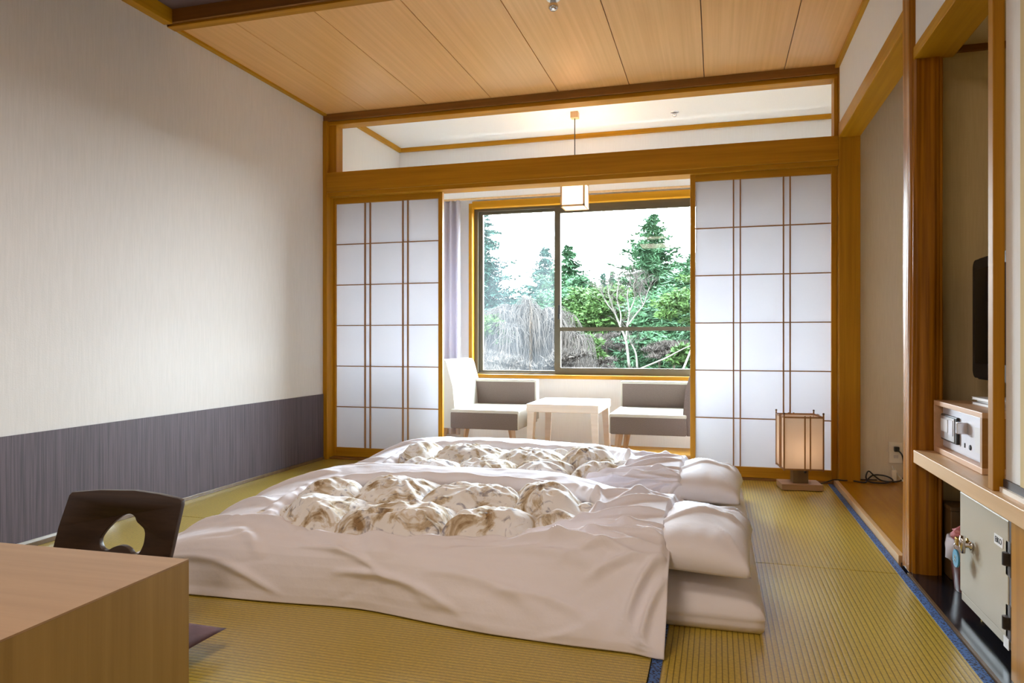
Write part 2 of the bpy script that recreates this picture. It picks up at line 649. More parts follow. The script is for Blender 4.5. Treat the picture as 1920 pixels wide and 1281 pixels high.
def mat(x0, x1, y0, y1, run):
    g = 0.0012
    m = ob('tatami_mat', B(x0 + g, x1 - g, y0 + g, y1 - g, -0.055, 0.0, b=0.003), MT['tat_' + run.lower()], floor)
    w = 0.028
    for side in (0, 1):
        if run == 'Y' and x0 == XL and side == 0:
            continue
        if run == 'Y':
            a = (x0 + g, x0 + w) if side == 0 else (x1 - w, x1 - g)
            bx = B(a[0], a[1], y0 + g, y1 - g, -0.02, 0.0012, b=0.0008)
        else:
            a = (y0 + g, y0 + w) if side == 0 else (y1 - w, y1 - g)
            bx = B(x0 + g, x1 - g, a[0], a[1], -0.02, 0.0012, b=0.0008)
        ob('border', bx, MT['border'], m)


XM, XM2 = -0.16, -1.81
for (y0, y1) in ((YB, -0.50), (-0.50, 1.15), (1.15, 2.80), (2.80, 4.45)):
    mat(XM, 0.645, y0, y1, 'Y')
    mat(XL, XM2, y0, y1, 'Y')
    k = 1 if y0 == YB else 2
    for i in range(k):
        f0, f1 = [0, .55, 1][i] if k == 2 else 0, [0, .55, 1][i + 1] if k == 2 else 1
        mat(XM2, XM, y0 + (y1 - y0) * f0, y0 + (y1 - y0) * f1, 'X')
ob('sunroom_boards', B(XL, 1.5, YS + .09, YW, -0.055, -0.002), MT['wood_x'], floor)
ob('threshold', B(XL, XR + .02, 4.45, YS + .10, -0.055, 0.012, b=.002), MT['wood_dark_x'], floor)
ob('alcove_floor_board', B(0.668, 1.40, 2.93, 4.50, -0.055, 0.026), MT['tokofloor'], floor)
ob('alcove_edge_strip', B(0.647, 0.668, 2.93, 4.45, -0.055, 0.030, b=.003), MT['pale_y'], floor)
ob('closet_floor_board', B(0.655, 1.2, 1.0, 2.93, -0.055, 0.004), MT['lacquer'], floor)
ob('closet_edge_strip', B(0.646, 0.655, 1.0, 2.80, -0.055, 0.006), MT['dark_wood'], floor)

# left wall with wainscot
wl_ = struct('wall_left', B(XL - .1, XL, YB, YW, -0.05, 2.55), MT['plaster'])
ob('wainscot_panel', B(XL, XL + .006, YB, YS - .04, 0.02, 0.455), MT['wainscot'], wl_)
bb = struct('baseboard_left', B(XL, XL + .012, YB, YS - .04, 0.0, 0.020, b=.002), MT['dark_wood'])
ob('metal_strip', B(XL + .006, XL + .011, YB, 2.62, 0.020, 0.031), MT['steel'], bb)
ob('metal_strip_end', MB().lathe([(0.0, 0), (0.012, 0.0), (0.012, 0.004), (0.0, .007)], 12, (XL + .006, 2.63, .032), 'X'), MT['steel'], bb)

# wall behind the camera
wf = struct('wall_front', B(XL, 1.5, YB - .1, YB, -0.05, 2.55), MT['plaster'])

# main ceiling of wide boards, stepping up to a dark recess near the camera
YREC = 2.93
cl = struct('ceiling', B(XL - .1, 1.5, YB - .1, YW + .1, 2.56, 2.66), MT['soffit'])
seams = [0.825, 0.38, -0.07, -0.515, -0.96, -1.405, -1.85, -2.295, -2.74]
for i in range(len(seams) - 1):
    x1, x0 = seams[i] - .002, seams[i + 1] + .002
    x0 = max(x0, XL)
    x1 = min(x1, XR + .03)
    ob('ceiling_board', B(x0, x1, YREC + .02, YS - .03, ZC, ZC + .012, b=.002), MT['ceiling'], cl)
ob('board_backing', B(XL, XR + .03, YREC + .02, YS, ZC + .0125, ZC + .02), MT['soffit'], cl)
# recess in front (drop face, dark soffit surround)
ob('recess_fascia', B(XL, XR + .03, YREC, YREC + .02, ZC - .004, 2.56), MT['wood_dark_x'], cl)
ob('recess_lip', B(XL, XR + .03, YREC + .02, YREC + .075, ZC - .014, ZC + .002, b=.002), MT['wood_x'], cl)
ob('soffit_panel', B(XL, XR + .03, YB, YREC, 2.46, 2.56), MT['soffit'], cl)
struct('trim_1', B(XL, XL + .05, YB, YREC, ZC - .012, 2.46, b=.002), MT['wood_y'])
struct('trim_2', B(XL, XL + .028, YREC + .02, YS - .04, ZC - .012, ZC + .002, b=.002), MT['wood_y'])
struct('trim_3', B(XR - .02, XR + .01, YREC, YS - .04, ZC - .022, ZC + .002, b=.002), MT['wood_y'])

# frame between room and sunroom
struct('trim_4', B(XL, XR + .01, YS - .04, YS + .08, 2.352, ZC, b=.003), MT['wood_dark_x'])     # top beam
struct('trim_5', B(XL + .03, XR, YS - .02, YS + .08, 2.327, 2.352, b=.003), MT['wood_x'])
struct('trim_6', B(XL + .03, XR, YS - .05, YS - .005, 1.855, 1.99, b=.003), MT['wood_x'])          # long head rail
km = struct('trim_7', B(XL + .03, XR, YS - .03, YS + .10, 1.828, 1.857, b=.002), MT['wood_x'])      # grooved track
ob('transom_sill', B(XL + .03, XR, YS - .005, YS + .09, 1.857, 1.985, b=.002), MT['wood_x'], km)
struct('trim_8', B(XL, XL + .032, YS - .045, YS + .10, 0, 2.352, b=.003), MT['wood_z'])            # left post
struct('trim_9', B(XL + .032, XL + .085, YS - .01, YS + .08, 1.99, 2.328, b=.003), MT['wood_z'])
struct('trim_10', B(XR - .022, XR, YS - .02, YS + .08, 1.99, 2.328, b=.003), MT['wood_z'])
struct('trim_11', B(XR, XR + .112, YS - .05, YS + .10, 0, 2.055, b=.004), MT['wood_z'])           # right post
struct('trim_12', B(XR, XR + .035, YS - .05, YS + .10, 2.05, ZC, b=.004), MT['wood_z'])

# sunroom shell
ZE = 2.48
wb = struct('wall_back', B(XL, -1.985, YW, YW + .12, -0.05, ZE), MT['white_wall'])
ob('wall_under_window', B(-1.985, .44, YW, YW + .12, -0.05, 0.525), MT['white_wall'], wb)
ob('wall_over_window', B(-1.985, .44, YW, YW + .12, 1.97, ZE), MT['white_wall'], wb)
ob('wall_beside_window', B(.44, 1.5, YW, YW + .12, -0.05, ZE), MT['white_wall'], wb)
ob('sunroom_side_wall', B(XL, XL + .004, YS + .10, YW, 0, ZE), MT['white_wall'], wb)
ob('sunroom_end_wall', B(.90, 1.0, YS + .10, YW, 0, ZE), MT['white_wall'], wb)
struct('ceiling_sunroom', B(XL, 1.0, YS + .08, YW, ZE, ZE + .06), MT['white_wall'])
struct('trim_13', B(XL, 1.0, YW - .025, YW, ZE - .035, ZE, b=.003), MT['wood_x'])
struct('trim_14', B(XL, XL + .03, YS + .08, YW, ZE - .035, ZE, b=.003), MT['wood_y'])
bx = struct('trim_15', B(XL, .9, YW - .10, YW, 2.0, 2.075, b=.003), MT['white_wall'])               # curtain box
ob('lower_edge', B(XL, .9, YW - .102, YW - .09, 1.985, 2.0), MT['pale_y'], bx)

# window
win = struct('window_1', B(-1.985, -1.955, YW - .03, YW + .10, 0.525, 1.97, b=.003), MT['wood_z'])
ob('casing_head', B(-1.955, .44, YW - .03, YW + .10, 1.93, 1.985, b=.003), MT['wood_x'], win)
ob('casing_sill', B(-1.955, .44, YW - .05, YW + .10, 0.52, 0.55, b=.003), MT['wood_x'], win)
ob('casing_side', B(.41, .44, YW - .03, YW + .10, .55, 1.93, b=.003), MT['wood_z'], win)


def sash_frame(x0, x1, z0, z1, y, w, wt, wb_, wr=None):
    wr = wr or w
    m = MB()
    m.box(x0, x0 + w, y, y + .03, z0, z1)
    m.box(x1 - wr, x1, y, y + .03, z0, z1)
    m.box(x0 + w, x1 - wr, y, y + .03, z1 - wt, z1)
    m.box(x0 + w, x1 - wr, y, y + .03, z0, z0 + wb_)
    return m


fr = sash_frame(-1.955, .41, .55, 1.93, YW + .03, .03, .02, .012)
ob('window_frame', fr, MT['bronze'], win)
s1 = ob('sash', sash_frame(-1.950, -1.235, .552, 1.928, YW + .065, .060, .040, .028, .04), MT['bronze'], win)
ob('glass_pane', B(-1.89, -1.275, YW + .078, YW + .081, .58, 1.888), MT['glass_hazy'], s1)
s2 = ob('sash', sash_frame(-1.262, .38, .562, 1.91, YW + .031, .045, .045, .045), MT['bronze'], win)
ob('mid_rail', B(-1.217, .335, YW + .025, YW + .06, .905, .935), MT['bronze'], s2)
ob('glass_pane', B(-1.217, .335, YW + .043, YW + .046, .607, 1.865), MT['glass'], s2)
lk = MB().box(-1.235, -1.215, YW + .005, YW + .03, 1.00, 1.05, b=.004).box(-1.228, -1.210, YW - .008, YW + .012, 1.04, 1.115, b=.004)
ob('crescent_lock', lk, MT['black'], win)

# tokonoma alcove
wr_ = struct('wall_right', B(XR + .003, XR + .11, YREC - .02, YS - .04, 2.055, 2.52), MT['white_wall'])
ob('alcove_end_wall', B(XR + .11, 1.5, 4.50, YS + .10, 0, 2.5), MT['beige_wall'], wr_)
ob('alcove_back_wall', B(1.38, 1.46, 2.90, 4.55, 0, 2.5), MT['beige_wall'], wr_)
ob('alcove_ceiling', B(XR + .1, 1.46, 2.92, 4.55, 2.40, 2.46), MT['ceiling'], wr_)
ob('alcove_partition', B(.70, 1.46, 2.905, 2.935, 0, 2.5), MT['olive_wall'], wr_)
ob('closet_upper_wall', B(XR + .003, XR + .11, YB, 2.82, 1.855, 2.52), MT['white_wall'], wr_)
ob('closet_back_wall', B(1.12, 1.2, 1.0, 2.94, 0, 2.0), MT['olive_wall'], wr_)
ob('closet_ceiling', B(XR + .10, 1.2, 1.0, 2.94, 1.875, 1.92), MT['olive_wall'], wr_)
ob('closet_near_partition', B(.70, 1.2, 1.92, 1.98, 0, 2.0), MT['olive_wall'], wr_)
ob('outer_wall', B(1.46, 1.5, YB, YW, -.05, 2.56), MT['plaster'], wr_)
struct('trim_16', B(.76, 1.12, 2.885, 2.905, 1.855, 1.876), MT['wood_dark_x'])
struct('trim_17', B(XR - .003, XR + .112, 2.93, YS - .05, 1.978, 2.055, b=.004), MT['wood_y'])     # alcove lintel
struct('trim_18', B(XR - .003, XR + .125, YB, 2.82, 1.812, 1.855, b=.003), MT['wood_y'])            # closet lintel

# alcove pillar: rustic log, four sided with soft corners and rippled surface
def pillar():
    n, hs = 64, 44
    cx, cy, hw, hd = 0.7095, 2.862, 0.0535, 0.062
    rng = random.Random(4)
    ph = [rng.uniform(0, 6.28) for _ in range(12)]
    vs, fs = [], []
    for j in range(hs + 1):
        z = ZC * j / hs
        for i in range(n):
            t = 2 * PI * i / n
            c, s = math.cos(t), math.sin(t)
            e = 0.45
            x = math.copysign(abs(c) ** e, c)
            y = math.copysign(abs(s) ** e, s)
            d = 0.0022 * math.sin(9 * t + ph[0] + 1.2 * math.sin(1.9 * z + ph[1])) + 0.0016 * math.sin(17 * t + ph[2] + 1.5 * math.sin(2.7 * z + ph[3])) + 0.0012 * math.sin(5 * z + 3 * t + ph[4])
            vs.append((cx + x * (hw + d), cy + y * (hd + d), z))
    for j in range(hs):
        for i in range(n):
            i2 = (i + 1) % n
            fs.append((j * n + i, j * n + i2, (j + 1) * n + i2, (j + 1) * n + i))
    return MB().add(vs, fs)


struct('pillar', pillar(), MT['pillar'], smooth=True)

# closet post and sliding panel beside it
struct('trim_19', B(.676, .703, 2.082, 2.118, .440, 1.815, b=.003), MT['wood_z'])
d1 = struct('door_1', B(.704, .724, -1.4, 2.080, .470, 1.812), MT['white_wall'])
ob('bottom_rail', B(.698, .728, -1.4, 2.080, .452, .472), MT['hinge'], d1)
ob('floor_rail', B(.690, .735, -1.4, 2.080, .440, .452), MT['white_plastic'], d1)
sh = thing('alcove_shelf', 'pale wooden shelf board running from the rustic pillar towards the camera', 'shelf', (.66, 2.4, .40))
ob('board', B(.012, .46, -3.4, .395, 0.0, 0.040, b=.003), MT['pale_y'], sh)
ob('front_edge', B(.003, .0125, -3.4, .390, -0.003, 0.0405, b=.002), MT['pale_y'], sh)
struct('wall_right_lower', B(.684, .72, -1.4, 1.988, .004, .397), MT['wood_z'])

# ------------------------------------------------------------------ shoji screens


def shoji(name, label, x0, x1, y):
    t = thing(name, label, 'sliding screen', (x0, y, 0.013))
    w, z0, z1 = x1 - x0, 0.0, 1.816
    st, pb, pt = 0.030, 0.062, 0.040
    ob('left_stile', B(0, st, -.015, .015, 0, z1, b=.002), MT['wood_z'], t)
    ob('right_stile', B(w - st, w, -.015, .015, 0, z1, b=.002), MT['wood_z'], t)
    ob('bottom_rail', B(st, w - st, -.014, .014, 0, pb, b=.002), MT['wood_x'], t)
    ob('top_rail', B(st, w - st, -.014, .014, z1 - pt, z1, b=.002), MT['wood_x'], t)
    W_ = w - 2 * st
    xs = [0, W_ * .291, W_ * .342, W_ * .660, W_ * .708, W_]
    H = z1 - pt - pb
    nr = 6
    br = 0.0038
    me_h = None
    for i in range(1, nr):
        z = pb + H * i / nr
        if me_h is None:
            me_h = B(st, w - st, -.009, .003, -br * .8, br * .8).mesh('lattice_bar')
            me_h.materials.append(MT['lattice'])
        o = link('lattice_bar', me_h, None, t)
        o.location = (0, 0, z)
    me_v = B(-br, br, -.011, .003, pb, z1 - pt).mesh('lattice_bar')
    me_v.materials.append(MT['lattice'])
    for x in xs[1:5]:
        o = link('lattice_bar', me_v, None, t)
        o.location = (st + x, 0, 0)
    for c in range(5):
        me_p = B(.0005, xs[c + 1] - xs[c] - .0005, .004, .005, .0005, H / nr - .0005).mesh('paper_pane')
        me_p.materials.append(MT['paper'])
        for r in range(nr):
            o = link('paper_pane', me_p, None, t)
            o.location = (st + xs[c], 0, pb + H * r / nr)
    return t


shoji('shoji_screen', 'shoji paper screen beside the long linen wall, left of the window', -2.612, -1.775, YS + .058)
shoji('shoji_screen', 'shoji paper screen beside the wooden alcove post, behind the floor lantern', -.152, .688 - .02, YS + .018)

# ------------------------------------------------------------------ futon beds
rngN = np.random.RandomState(7)


def vnoise2(x, y, seed):
    """smooth value noise, arrays"""
    r = np.random.RandomState(seed)
    g = r.rand(64, 64)
    xi, yi = np.floor(x).astype(int), np.floor(y).astype(int)
    fx, fy = x - xi, y - yi
    fx, fy = fx * fx * (3 - 2 * fx), fy * fy * (3 - 2 * fy)
    a = g[xi % 64, yi % 64]
    b = g[(xi + 1) % 64, yi % 64]
    c = g[xi % 64, (yi + 1) % 64]
    d = g[(xi + 1) % 64, (yi + 1) % 64]
    return (a * (1 - fx) + b * fx) * (1 - fy) + (c * (1 - fx) + d * fx) * fy - .5


def sstep(a, b, x):
    t = np.clip((x - a) / (b - a), 0, 1)
    return t * t * (3 - 2 * t)


# cross-section of the duvet from front hem to back hem: (q, dy from bed front, z)
PROF = np.array([
    (0.00, -.17, .004), (0.05, -.165, .05), (0.11, -.142, .118), (0.17, -.105, .170), (0.21, -.06, .183), (0.26, .015, .188), (0.30, .065, .194),
    (0.36, .15, .205), (0.50, .36, .232), (0.64, .56, .258), (0.76, .71, .280), (0.84, .80, .272),
    (0.91, .865, .195), (0.96, .89, .125), (1.00, .90, .055)])
DX0, DX1 = -2.06, -.128


def duvet_point(x, q, front):
    hem_amp = 1.0
    second = front > 2.5
    """base surface of the duvet at length x and cross position q"""
    qq = np.clip(q, 0, 1)
    # smooth the profile
    y = np.zeros_like(x)
    z = np.zeros_like(x)
    ws = [(-.03, .25), (0, .5), (.03, .25)]
    for d, w in ws:
        q2 = np.clip(qq + d * np.clip(np.minimum(qq, 1 - qq) / .03, 0, 1), 0, 1)
        y += w * np.interp(q2, PROF[:, 0], PROF[:, 1])
        z += w * np.interp(q2, PROF[:, 0], PROF[:, 2])
    if second:
        y = np.where(y < .02, .02 + (y - .02) * .35, y)
    head = np.exp(-((x + .21) / .30) ** 2)
    topw = sstep(.12, .3, q) * (1 - sstep(.86, .97, q))
    z = z + .062 * head * sstep(.08, .28, q) * (1 - sstep(.40, .80, q)) - .05 * head * sstep(.5, .75, q) * (1 - sstep(.88, .97, q))
    y = y + .055 * head * sstep(.02, .12, q) * (1 - sstep(.16, .34, q)) * 0.6
    # foot end: falls to the floor
    fx = (x - DX0) / .62
    foot = np.clip(fx, 0, 1)
    foot = 1 - (1 - foot) ** 2.3
    z = .012 + (z - .012) * (0.06 + .94 * foot)
    # front hem wanders
    hem = -.055 * sstep(-1.15, -.35, x) + .03 * np.exp(-((x + 1.05) / .22) ** 2) * hem_amp - .02 * sstep(-1.3, -1.9, x)
    wq = (1 - sstep(0.0, .20, q)) * (0.0 if second else 1.0)
    y = y + hem * wq + .05 * sstep(.94, 1, q) * 0
    # hem corner flare near the pillow
    fl = np.exp(-((x + .14) / .05) ** 2) * (1 - sstep(0, .10, q))
    y = y - .02 * fl
    # near head end the cloth edge curls down
    e = sstep(DX1 - .030, DX1, x)
    z = z - .035 * e * sstep(.10, .3, q)
    return np.stack([x, y + front, z], -1)


def make_folds(seed, n, extra=()):
    r = random.Random(seed)
    L = [(a, b, c, d, w, 1.8 * h) for (a, b, c, d, w, h) in extra]
    for _ in range(n):
        x = r.uniform(DX0 + .1, DX1 - .05)
        q = r.uniform(.02, .95)
        ln = r.uniform(.10, .42)
        a = r.gauss(0, .30)
        L.append((x - ln / 2 * math.cos(a), q - ln * .5 * math.sin(a), x + ln / 2 * math.cos(a), q + ln * .5 * math.sin(a), r.uniform(.006, .022), r.uniform(-.0035, .006)))
    return L


HEAD_FOLDS = [
    (-.90, .27, -.20, .22, .012, .013), (-.70, .23, -.17, .17, .010, .011), (-.62, .30, -.15, .30, .012, .012),
    (-.55, .20, -.15, .27, .009, .010), (-.46, .34, -.14, .42, .012, .012), (-.42, .40, -.14, .52, .012, .012),
    (-.50, .46, -.20, .60, .014, .013), (-.40, .26, -.14, .34, .008, .009), (-.44, .17, -.15, .22, .010, .008),
    (-.36, .13, -.14, .19, .010, .010), (-.24, .04, -.14, .20, .012, .016), (-.19, .0, -.135, .15, .010, .014),
    (-.33, .5, -.15, .66, .012, .012), (-.38, .55, -.18, .74, .014, .010), (-.30, .30, -.14, .25, .008, .008),
    (-.62, .10, -.30, .05, .014, .007), (-.85, .13, -.45, .06, .018, .007), (-1.15, .10, -.70, .04, .014, .008),
    (-1.58, .24, -1.40, .12, .020, .006), (-1.10, .24, -1.00, .14, .018, .005), (-1.80, .12, -1.30, .02, .014, .008),
    (-1.70, .30, -1.35, .24, .014, .012), (-1.95, .5, -1.6, .42, .02, .012), (-1.95, .62, -1.55, .7, .02, .010),
    (-1.9, .34, -1.62, .30, .014, .012), (-.95, .22, -.60, .25, .010, .010), (-1.3, .18, -.95, .10, .012, .007), (-1.30, .25, -1.12, .16, .020, .006), (-1.08, .25, -.96, .15, .022, .006), (-.62, .24, -.30, .19, .022, .014), (-.80, .20, -.30, .15, .016, .010),
]


def fold_field(x, q, folds):
    h = np.zeros_like(x)
    for (x0, q0, x1, q1, w, a) in folds:
        k = 1.25                       # metres per unit q
        ax, ay, bx_, by = x0, q0 * k, x1, q1 * k
        dx, dy = bx_ - ax, by - ay
        L2 = dx * dx + dy * dy + 1e-9
        t = ((x - ax) * dx + (q * k - ay) * dy) / L2
        tc_ = np.clip(t, 0, 1)
        bow = .08 * math.sqrt(L2) * np.sin(tc_ * PI) * (1 if a > .008 else -1)
        px = ax + tc_ * dx - dy / math.sqrt(L2) * bow
        py = ay + tc_ * dy + dx / math.sqrt(L2) * bow
        d2 = (x - px) ** 2 + (q * k - py) ** 2
        taper = np.clip(4 * tc_ * (1 - tc_), 0, 1) ** .7
        h += a * taper * np.exp(-d2 / (w * w))
    return h


HC, HQ, HA, HB = -.985, .450, .580, .206     # opening: centre x, q, half length, half width (q)


def opening(th, k=1.0):
    e = .78
    c, s = np.cos(th), np.sin(th)
    ex = np.sign(c) * np.abs(c) ** e
    ey = np.sign(s) * np.abs(s) ** e
    wob = 1 + .025 * np.sin(3 * th + .6) + .018 * np.sin(7 * th + 2)
    # a gathered pointed end towards the pillow
    return HC + HA * k * ex * wob, HQ + HB * k * ey * wob


def grid_mesh(P, closed_u):
    nu, nv = P.shape[0], P.shape[1]
    vs = P.reshape(-1, 3)
    fs = []
    for i in range(nu if closed_u else nu - 1):
        i2 = (i + 1) % nu
        for j in range(nv - 1):
            fs.append((i * nv + j, i2 * nv + j, i2 * nv + j + 1, i * nv + j + 1))
    return vs, fs


def displace(P, h, closed_u):
    """move a grid along its own normals"""
    du = np.roll(P, -1, 0) - np.roll(P, 1, 0) if closed_u else np.gradient(P, axis=0)
    dv = np.gradient(P, axis=1)
    n = np.cross(du, dv)
    n /= np.linalg.norm(n, axis=-1, keepdims=True) + 1e-9
    flip = np.sign(np.mean(n[..., 2]))
    return P + n * flip * h[..., None]


def duvet(front, seed, label, group):
    t = thing('duvet', label, 'duvet', (0, 0, 0), group=group)
    # rectangle boundary samples
    NT, NR = 560, 84
    th = np.linspace(0, 2 * PI, NT, endpoint=False)
    ix, iq = opening(th)
    # boundary by direction from centre in (x, q)
    cx, cq = HC, HQ
    # perimeter parametrised to follow the angle of the opening sample
    dx, dq = np.cos(th), np.sin(th)
    ox = np.where(dx > 0, (DX1 - cx), (cx - DX0))
    oq = np.where(dq > 0, (1 - cq), cq)
    m = np.maximum(np.abs(dx), np.abs(dq))
    bx_ = cx + dx / m * ox
    bq = cq + dq / m * oq
    r = np.linspace(0, 1, NR) ** 1.0
    X = ix[:, None] * (1 - r) + bx_[:, None] * r
    Q = iq[:, None] * (1 - r) + bq[:, None] * r
    P = duvet_point(X, Q, front)
    folds = make_folds(seed, 70, HEAD_FOLDS if seed == 1 else [(a + random.Random(seed).uniform(-.03, .03), b, c, d + .03, w, h * .9) for (a, b, c, d, w, h) in HEAD_FOLDS])
    h = fold_field(X, Q, folds)
    h += .020 * vnoise2(X * 3.1 + 9 + seed, Q * 5 + 3, seed) + .009 * vnoise2(X * 8 + 1, Q * 11 + seed, seed + 1) + .003 * vnoise2(X * 22, Q * 30, seed + 2)
    # gathered radial pleats around the opening
    pl_ = np.sin(th[:, None] * 34 + 3 * vnoise2(th[:, None] * 3 + 9, r[None, :] * 3 + 1, seed + 5)) * .0030 * np.exp(-r[None, :] / .16)
    lip = (.012 + .012 * sstep(-.6, .2, np.sin(th))[:, None]) * np.exp(-((r[None, :] - .05) / .05) ** 2) * np.ones_like(X)
    h = h + pl_ + lip
    fade = sstep(0, .035, np.minimum(Q, 1.0 - Q * 0))
    h = h * (0.25 + .75 * fade)
    P = displace(P, h, True)
    P[..., 2] = np.maximum(P[..., 2], .004)
    # lip turned inwards
    inner = P[:, :1, :].copy()
    inner2 = P[:, :1, :].copy()
    inner[..., 2] -= .010
    inner2[..., 2] -= .034
    for q_, k in ((inner, .988), (inner2, .975)):
        q_[..., 0] = HC + (q_[..., 0] - HC) * k
        cy = front + .37
        q_[..., 1] = cy + (q_[..., 1] - cy) * k
    P = np.concatenate([inner2, inner, P], 1)
    vs, fs = grid_mesh(P, True)
    cover = ob('cover', MB().add([tuple(v) for v in vs], fs), MT['cotton'], t, True)
    md = cover.modifiers.new('thickness', 'SOLIDIFY')
    md.thickness = .006
    md.offset = -1
    # quilt inside: tufted puffs
    NA, NB = 260, 150
    ax = np.linspace(HC - HA * 1.07, HC + HA * 1.07, NA)
    aq = np.linspace(HQ - HB * 1.09, HQ + HB * 1.09, NB)
    X, Q = np.meshgrid(ax, aq, indexing='ij')
    # warp cell coordinates so that the puffs are irregular
    u = (X - HC) / .31 + .45 * vnoise2(X * 4 + 3, Q * 6 + seed, seed + 11) + 0.15
    v = (Q - HQ) / .20 + .45 * vnoise2(X * 4 + 13, Q * 6 + 5, seed + 12) + .15
    u = u + .5 * (np.floor(v) % 2)
    cu, cv = u - np.floor(u) - .5, v - np.floor(v) - .5
    rad = np.clip(1 - (2 * np.abs(cu)) ** 2.4, 0, 1) ** .55 * np.clip(1 - (2 * np.abs(cv)) ** 2.4, 0, 1) ** .55
    cell = (np.sin(np.floor(u) * 12.9 + np.floor(v) * 78.2) * 43758.5) % 1.0
    P = duvet_point(X, Q, front)
    k = ((X - HC) / (HA)) ** 2 + ((Q - HQ) / HB) ** 2
    edge = 1 - sstep(.72, 1.12, k)
    hq = -.034 - .022 * sstep(.1, .9, (Q - HQ) / HB) + edge * .030 + rad * (.050 + .026 * cell) * (.45 + .55 * edge)
    ang = np.arctan2(cv, cu)
    hq += rad * .005 * np.sin(ang * 9 + 6 * cell + 4 * vnoise2(X * 9, Q * 14, seed)) * np.clip(np.hypot(cu, cv) * 3, 0, 1)
    hq += .009 * (1 - 2.6 * np.abs(vnoise2(X * 13 + 2 * Q, Q * 26 - X * 6, seed + 21))) * rad + .005 * (1 - 2.6 * np.abs(vnoise2(X * 24 - 9 * Q, Q * 44 + X * 9, seed + 22)))
    hq += .007 * vnoise2(X * 12, Q * 20, seed + 14) + .003 * vnoise2(X * 30, Q * 46, seed + 15)
    P = displace(P, hq, False)
    vs, fs = grid_mesh(P, False)
    keep = (k < 1.42).reshape(-1)
    fs = [f for f in fs if all(keep[i] for i in f)]
    used = sorted({i for f in fs for i in f})
    mp_ = {i: j for j, i in enumerate(used)}
    ob('quilt', MB().add([tuple(vs[i]) for i in used], [tuple(mp_[i] for i in f) for f in fs]), MT['quilt'], t, True)
    return t


def soft_slab(x0, x1, y0, y1, z0, z1, nx, ny, edge, seed, dents=()):
    """cushion-like slab: soft top, rounded sides, flat underside"""
    NZ = 9
    vs, fs = [], []
    cols = {}
    r = np.random.RandomState(seed)
    gx = np.linspace(0, 1, nx)
    gy = np.linspace(0, 1, ny)
    X, Y = np.meshgrid(gx, gy, indexing='ij')
    dx = np.minimum(X, 1 - X) * (x1 - x0)
    dy = np.minimum(Y, 1 - Y) * (y1 - y0)
    d = np.minimum(dx, dy)
    d = dx * dy / np.sqrt(dx * dx + dy * dy + 1e-9)
    H = z0 + (z1 - z0) * (0.46 + .54 * (1 - np.exp(-d / edge * 1.6)))
    wx, wy = x0 + X * (x1 - x0), y0 + Y * (y1 - y0)
    H = H + .010 * vnoise2(wx * 5, wy * 5, seed) * np.clip(d / .1, 0, 1) + .004 * vnoise2(wx * 5, wy * 24, seed + 1) * np.clip(d / .05, 0, 1)
    for (fx, fy0, fy1, w, a) in dents:
        H = H + a * np.exp(-((wy - fx) / w) ** 2) * sstep(fy0, fy0 + .1, wx) * (1 - sstep(fy1 - .1, fy1, wx))
    top = np.stack([wx, wy, H], -1)
    idx = lambda i, j: i * ny + j
    vs = [tuple(p) for p in top.reshape(-1, 3)]
    for i in range(nx - 1):
        for j in range(ny - 1):
            fs.append((idx(i, j), idx(i + 1, j), idx(i + 1, j + 1), idx(i, j + 1)))
    ring = [idx(i, 0) for i in range(nx)] + [idx(nx - 1, j) for j in range(1, ny)] + [idx(i, ny - 1) for i in range(nx - 2, -1, -1)] + [idx(0, j) for j in range(ny - 2, 0, -1)]
    n = len(ring)
    cx, cy = (x0 + x1) / 2, (y0 + y1) / 2
    prev = ring
    for k in range(1, NZ + 1):
        t = k / NZ
        cur = []
        for m_, i in enumerate(ring):
            p = vs[i]
            h = p[2]
            bul = .016 * math.sin(PI * min(1, t * 1.0)) * (1 if k < NZ else 0) - (.006 * math.exp(-((t - .52) / .12) ** 2))
            ox, oy = (p[0] - cx), (p[1] - cy)
            sx = (1 if ox > 0 else -1) if abs(abs(ox) - (x1 - x0) / 2) < 1e-6 else 0
            sy = (1 if oy > 0 else -1) if abs(abs(oy) - (y1 - y0) / 2) < 1e-6 else 0
            cur.append(len(vs))
            vs.append((p[0] + sx * bul, p[1] + sy * bul, h + (z0 - h) * t))
        for m_ in range(n):
            m2 = (m_ + 1) % n
            fs.append((prev[m_], cur[m_], cur[m2], prev[m2]))
        prev = cur
    fs.append(tuple(prev))
    return MB().add(vs, fs)


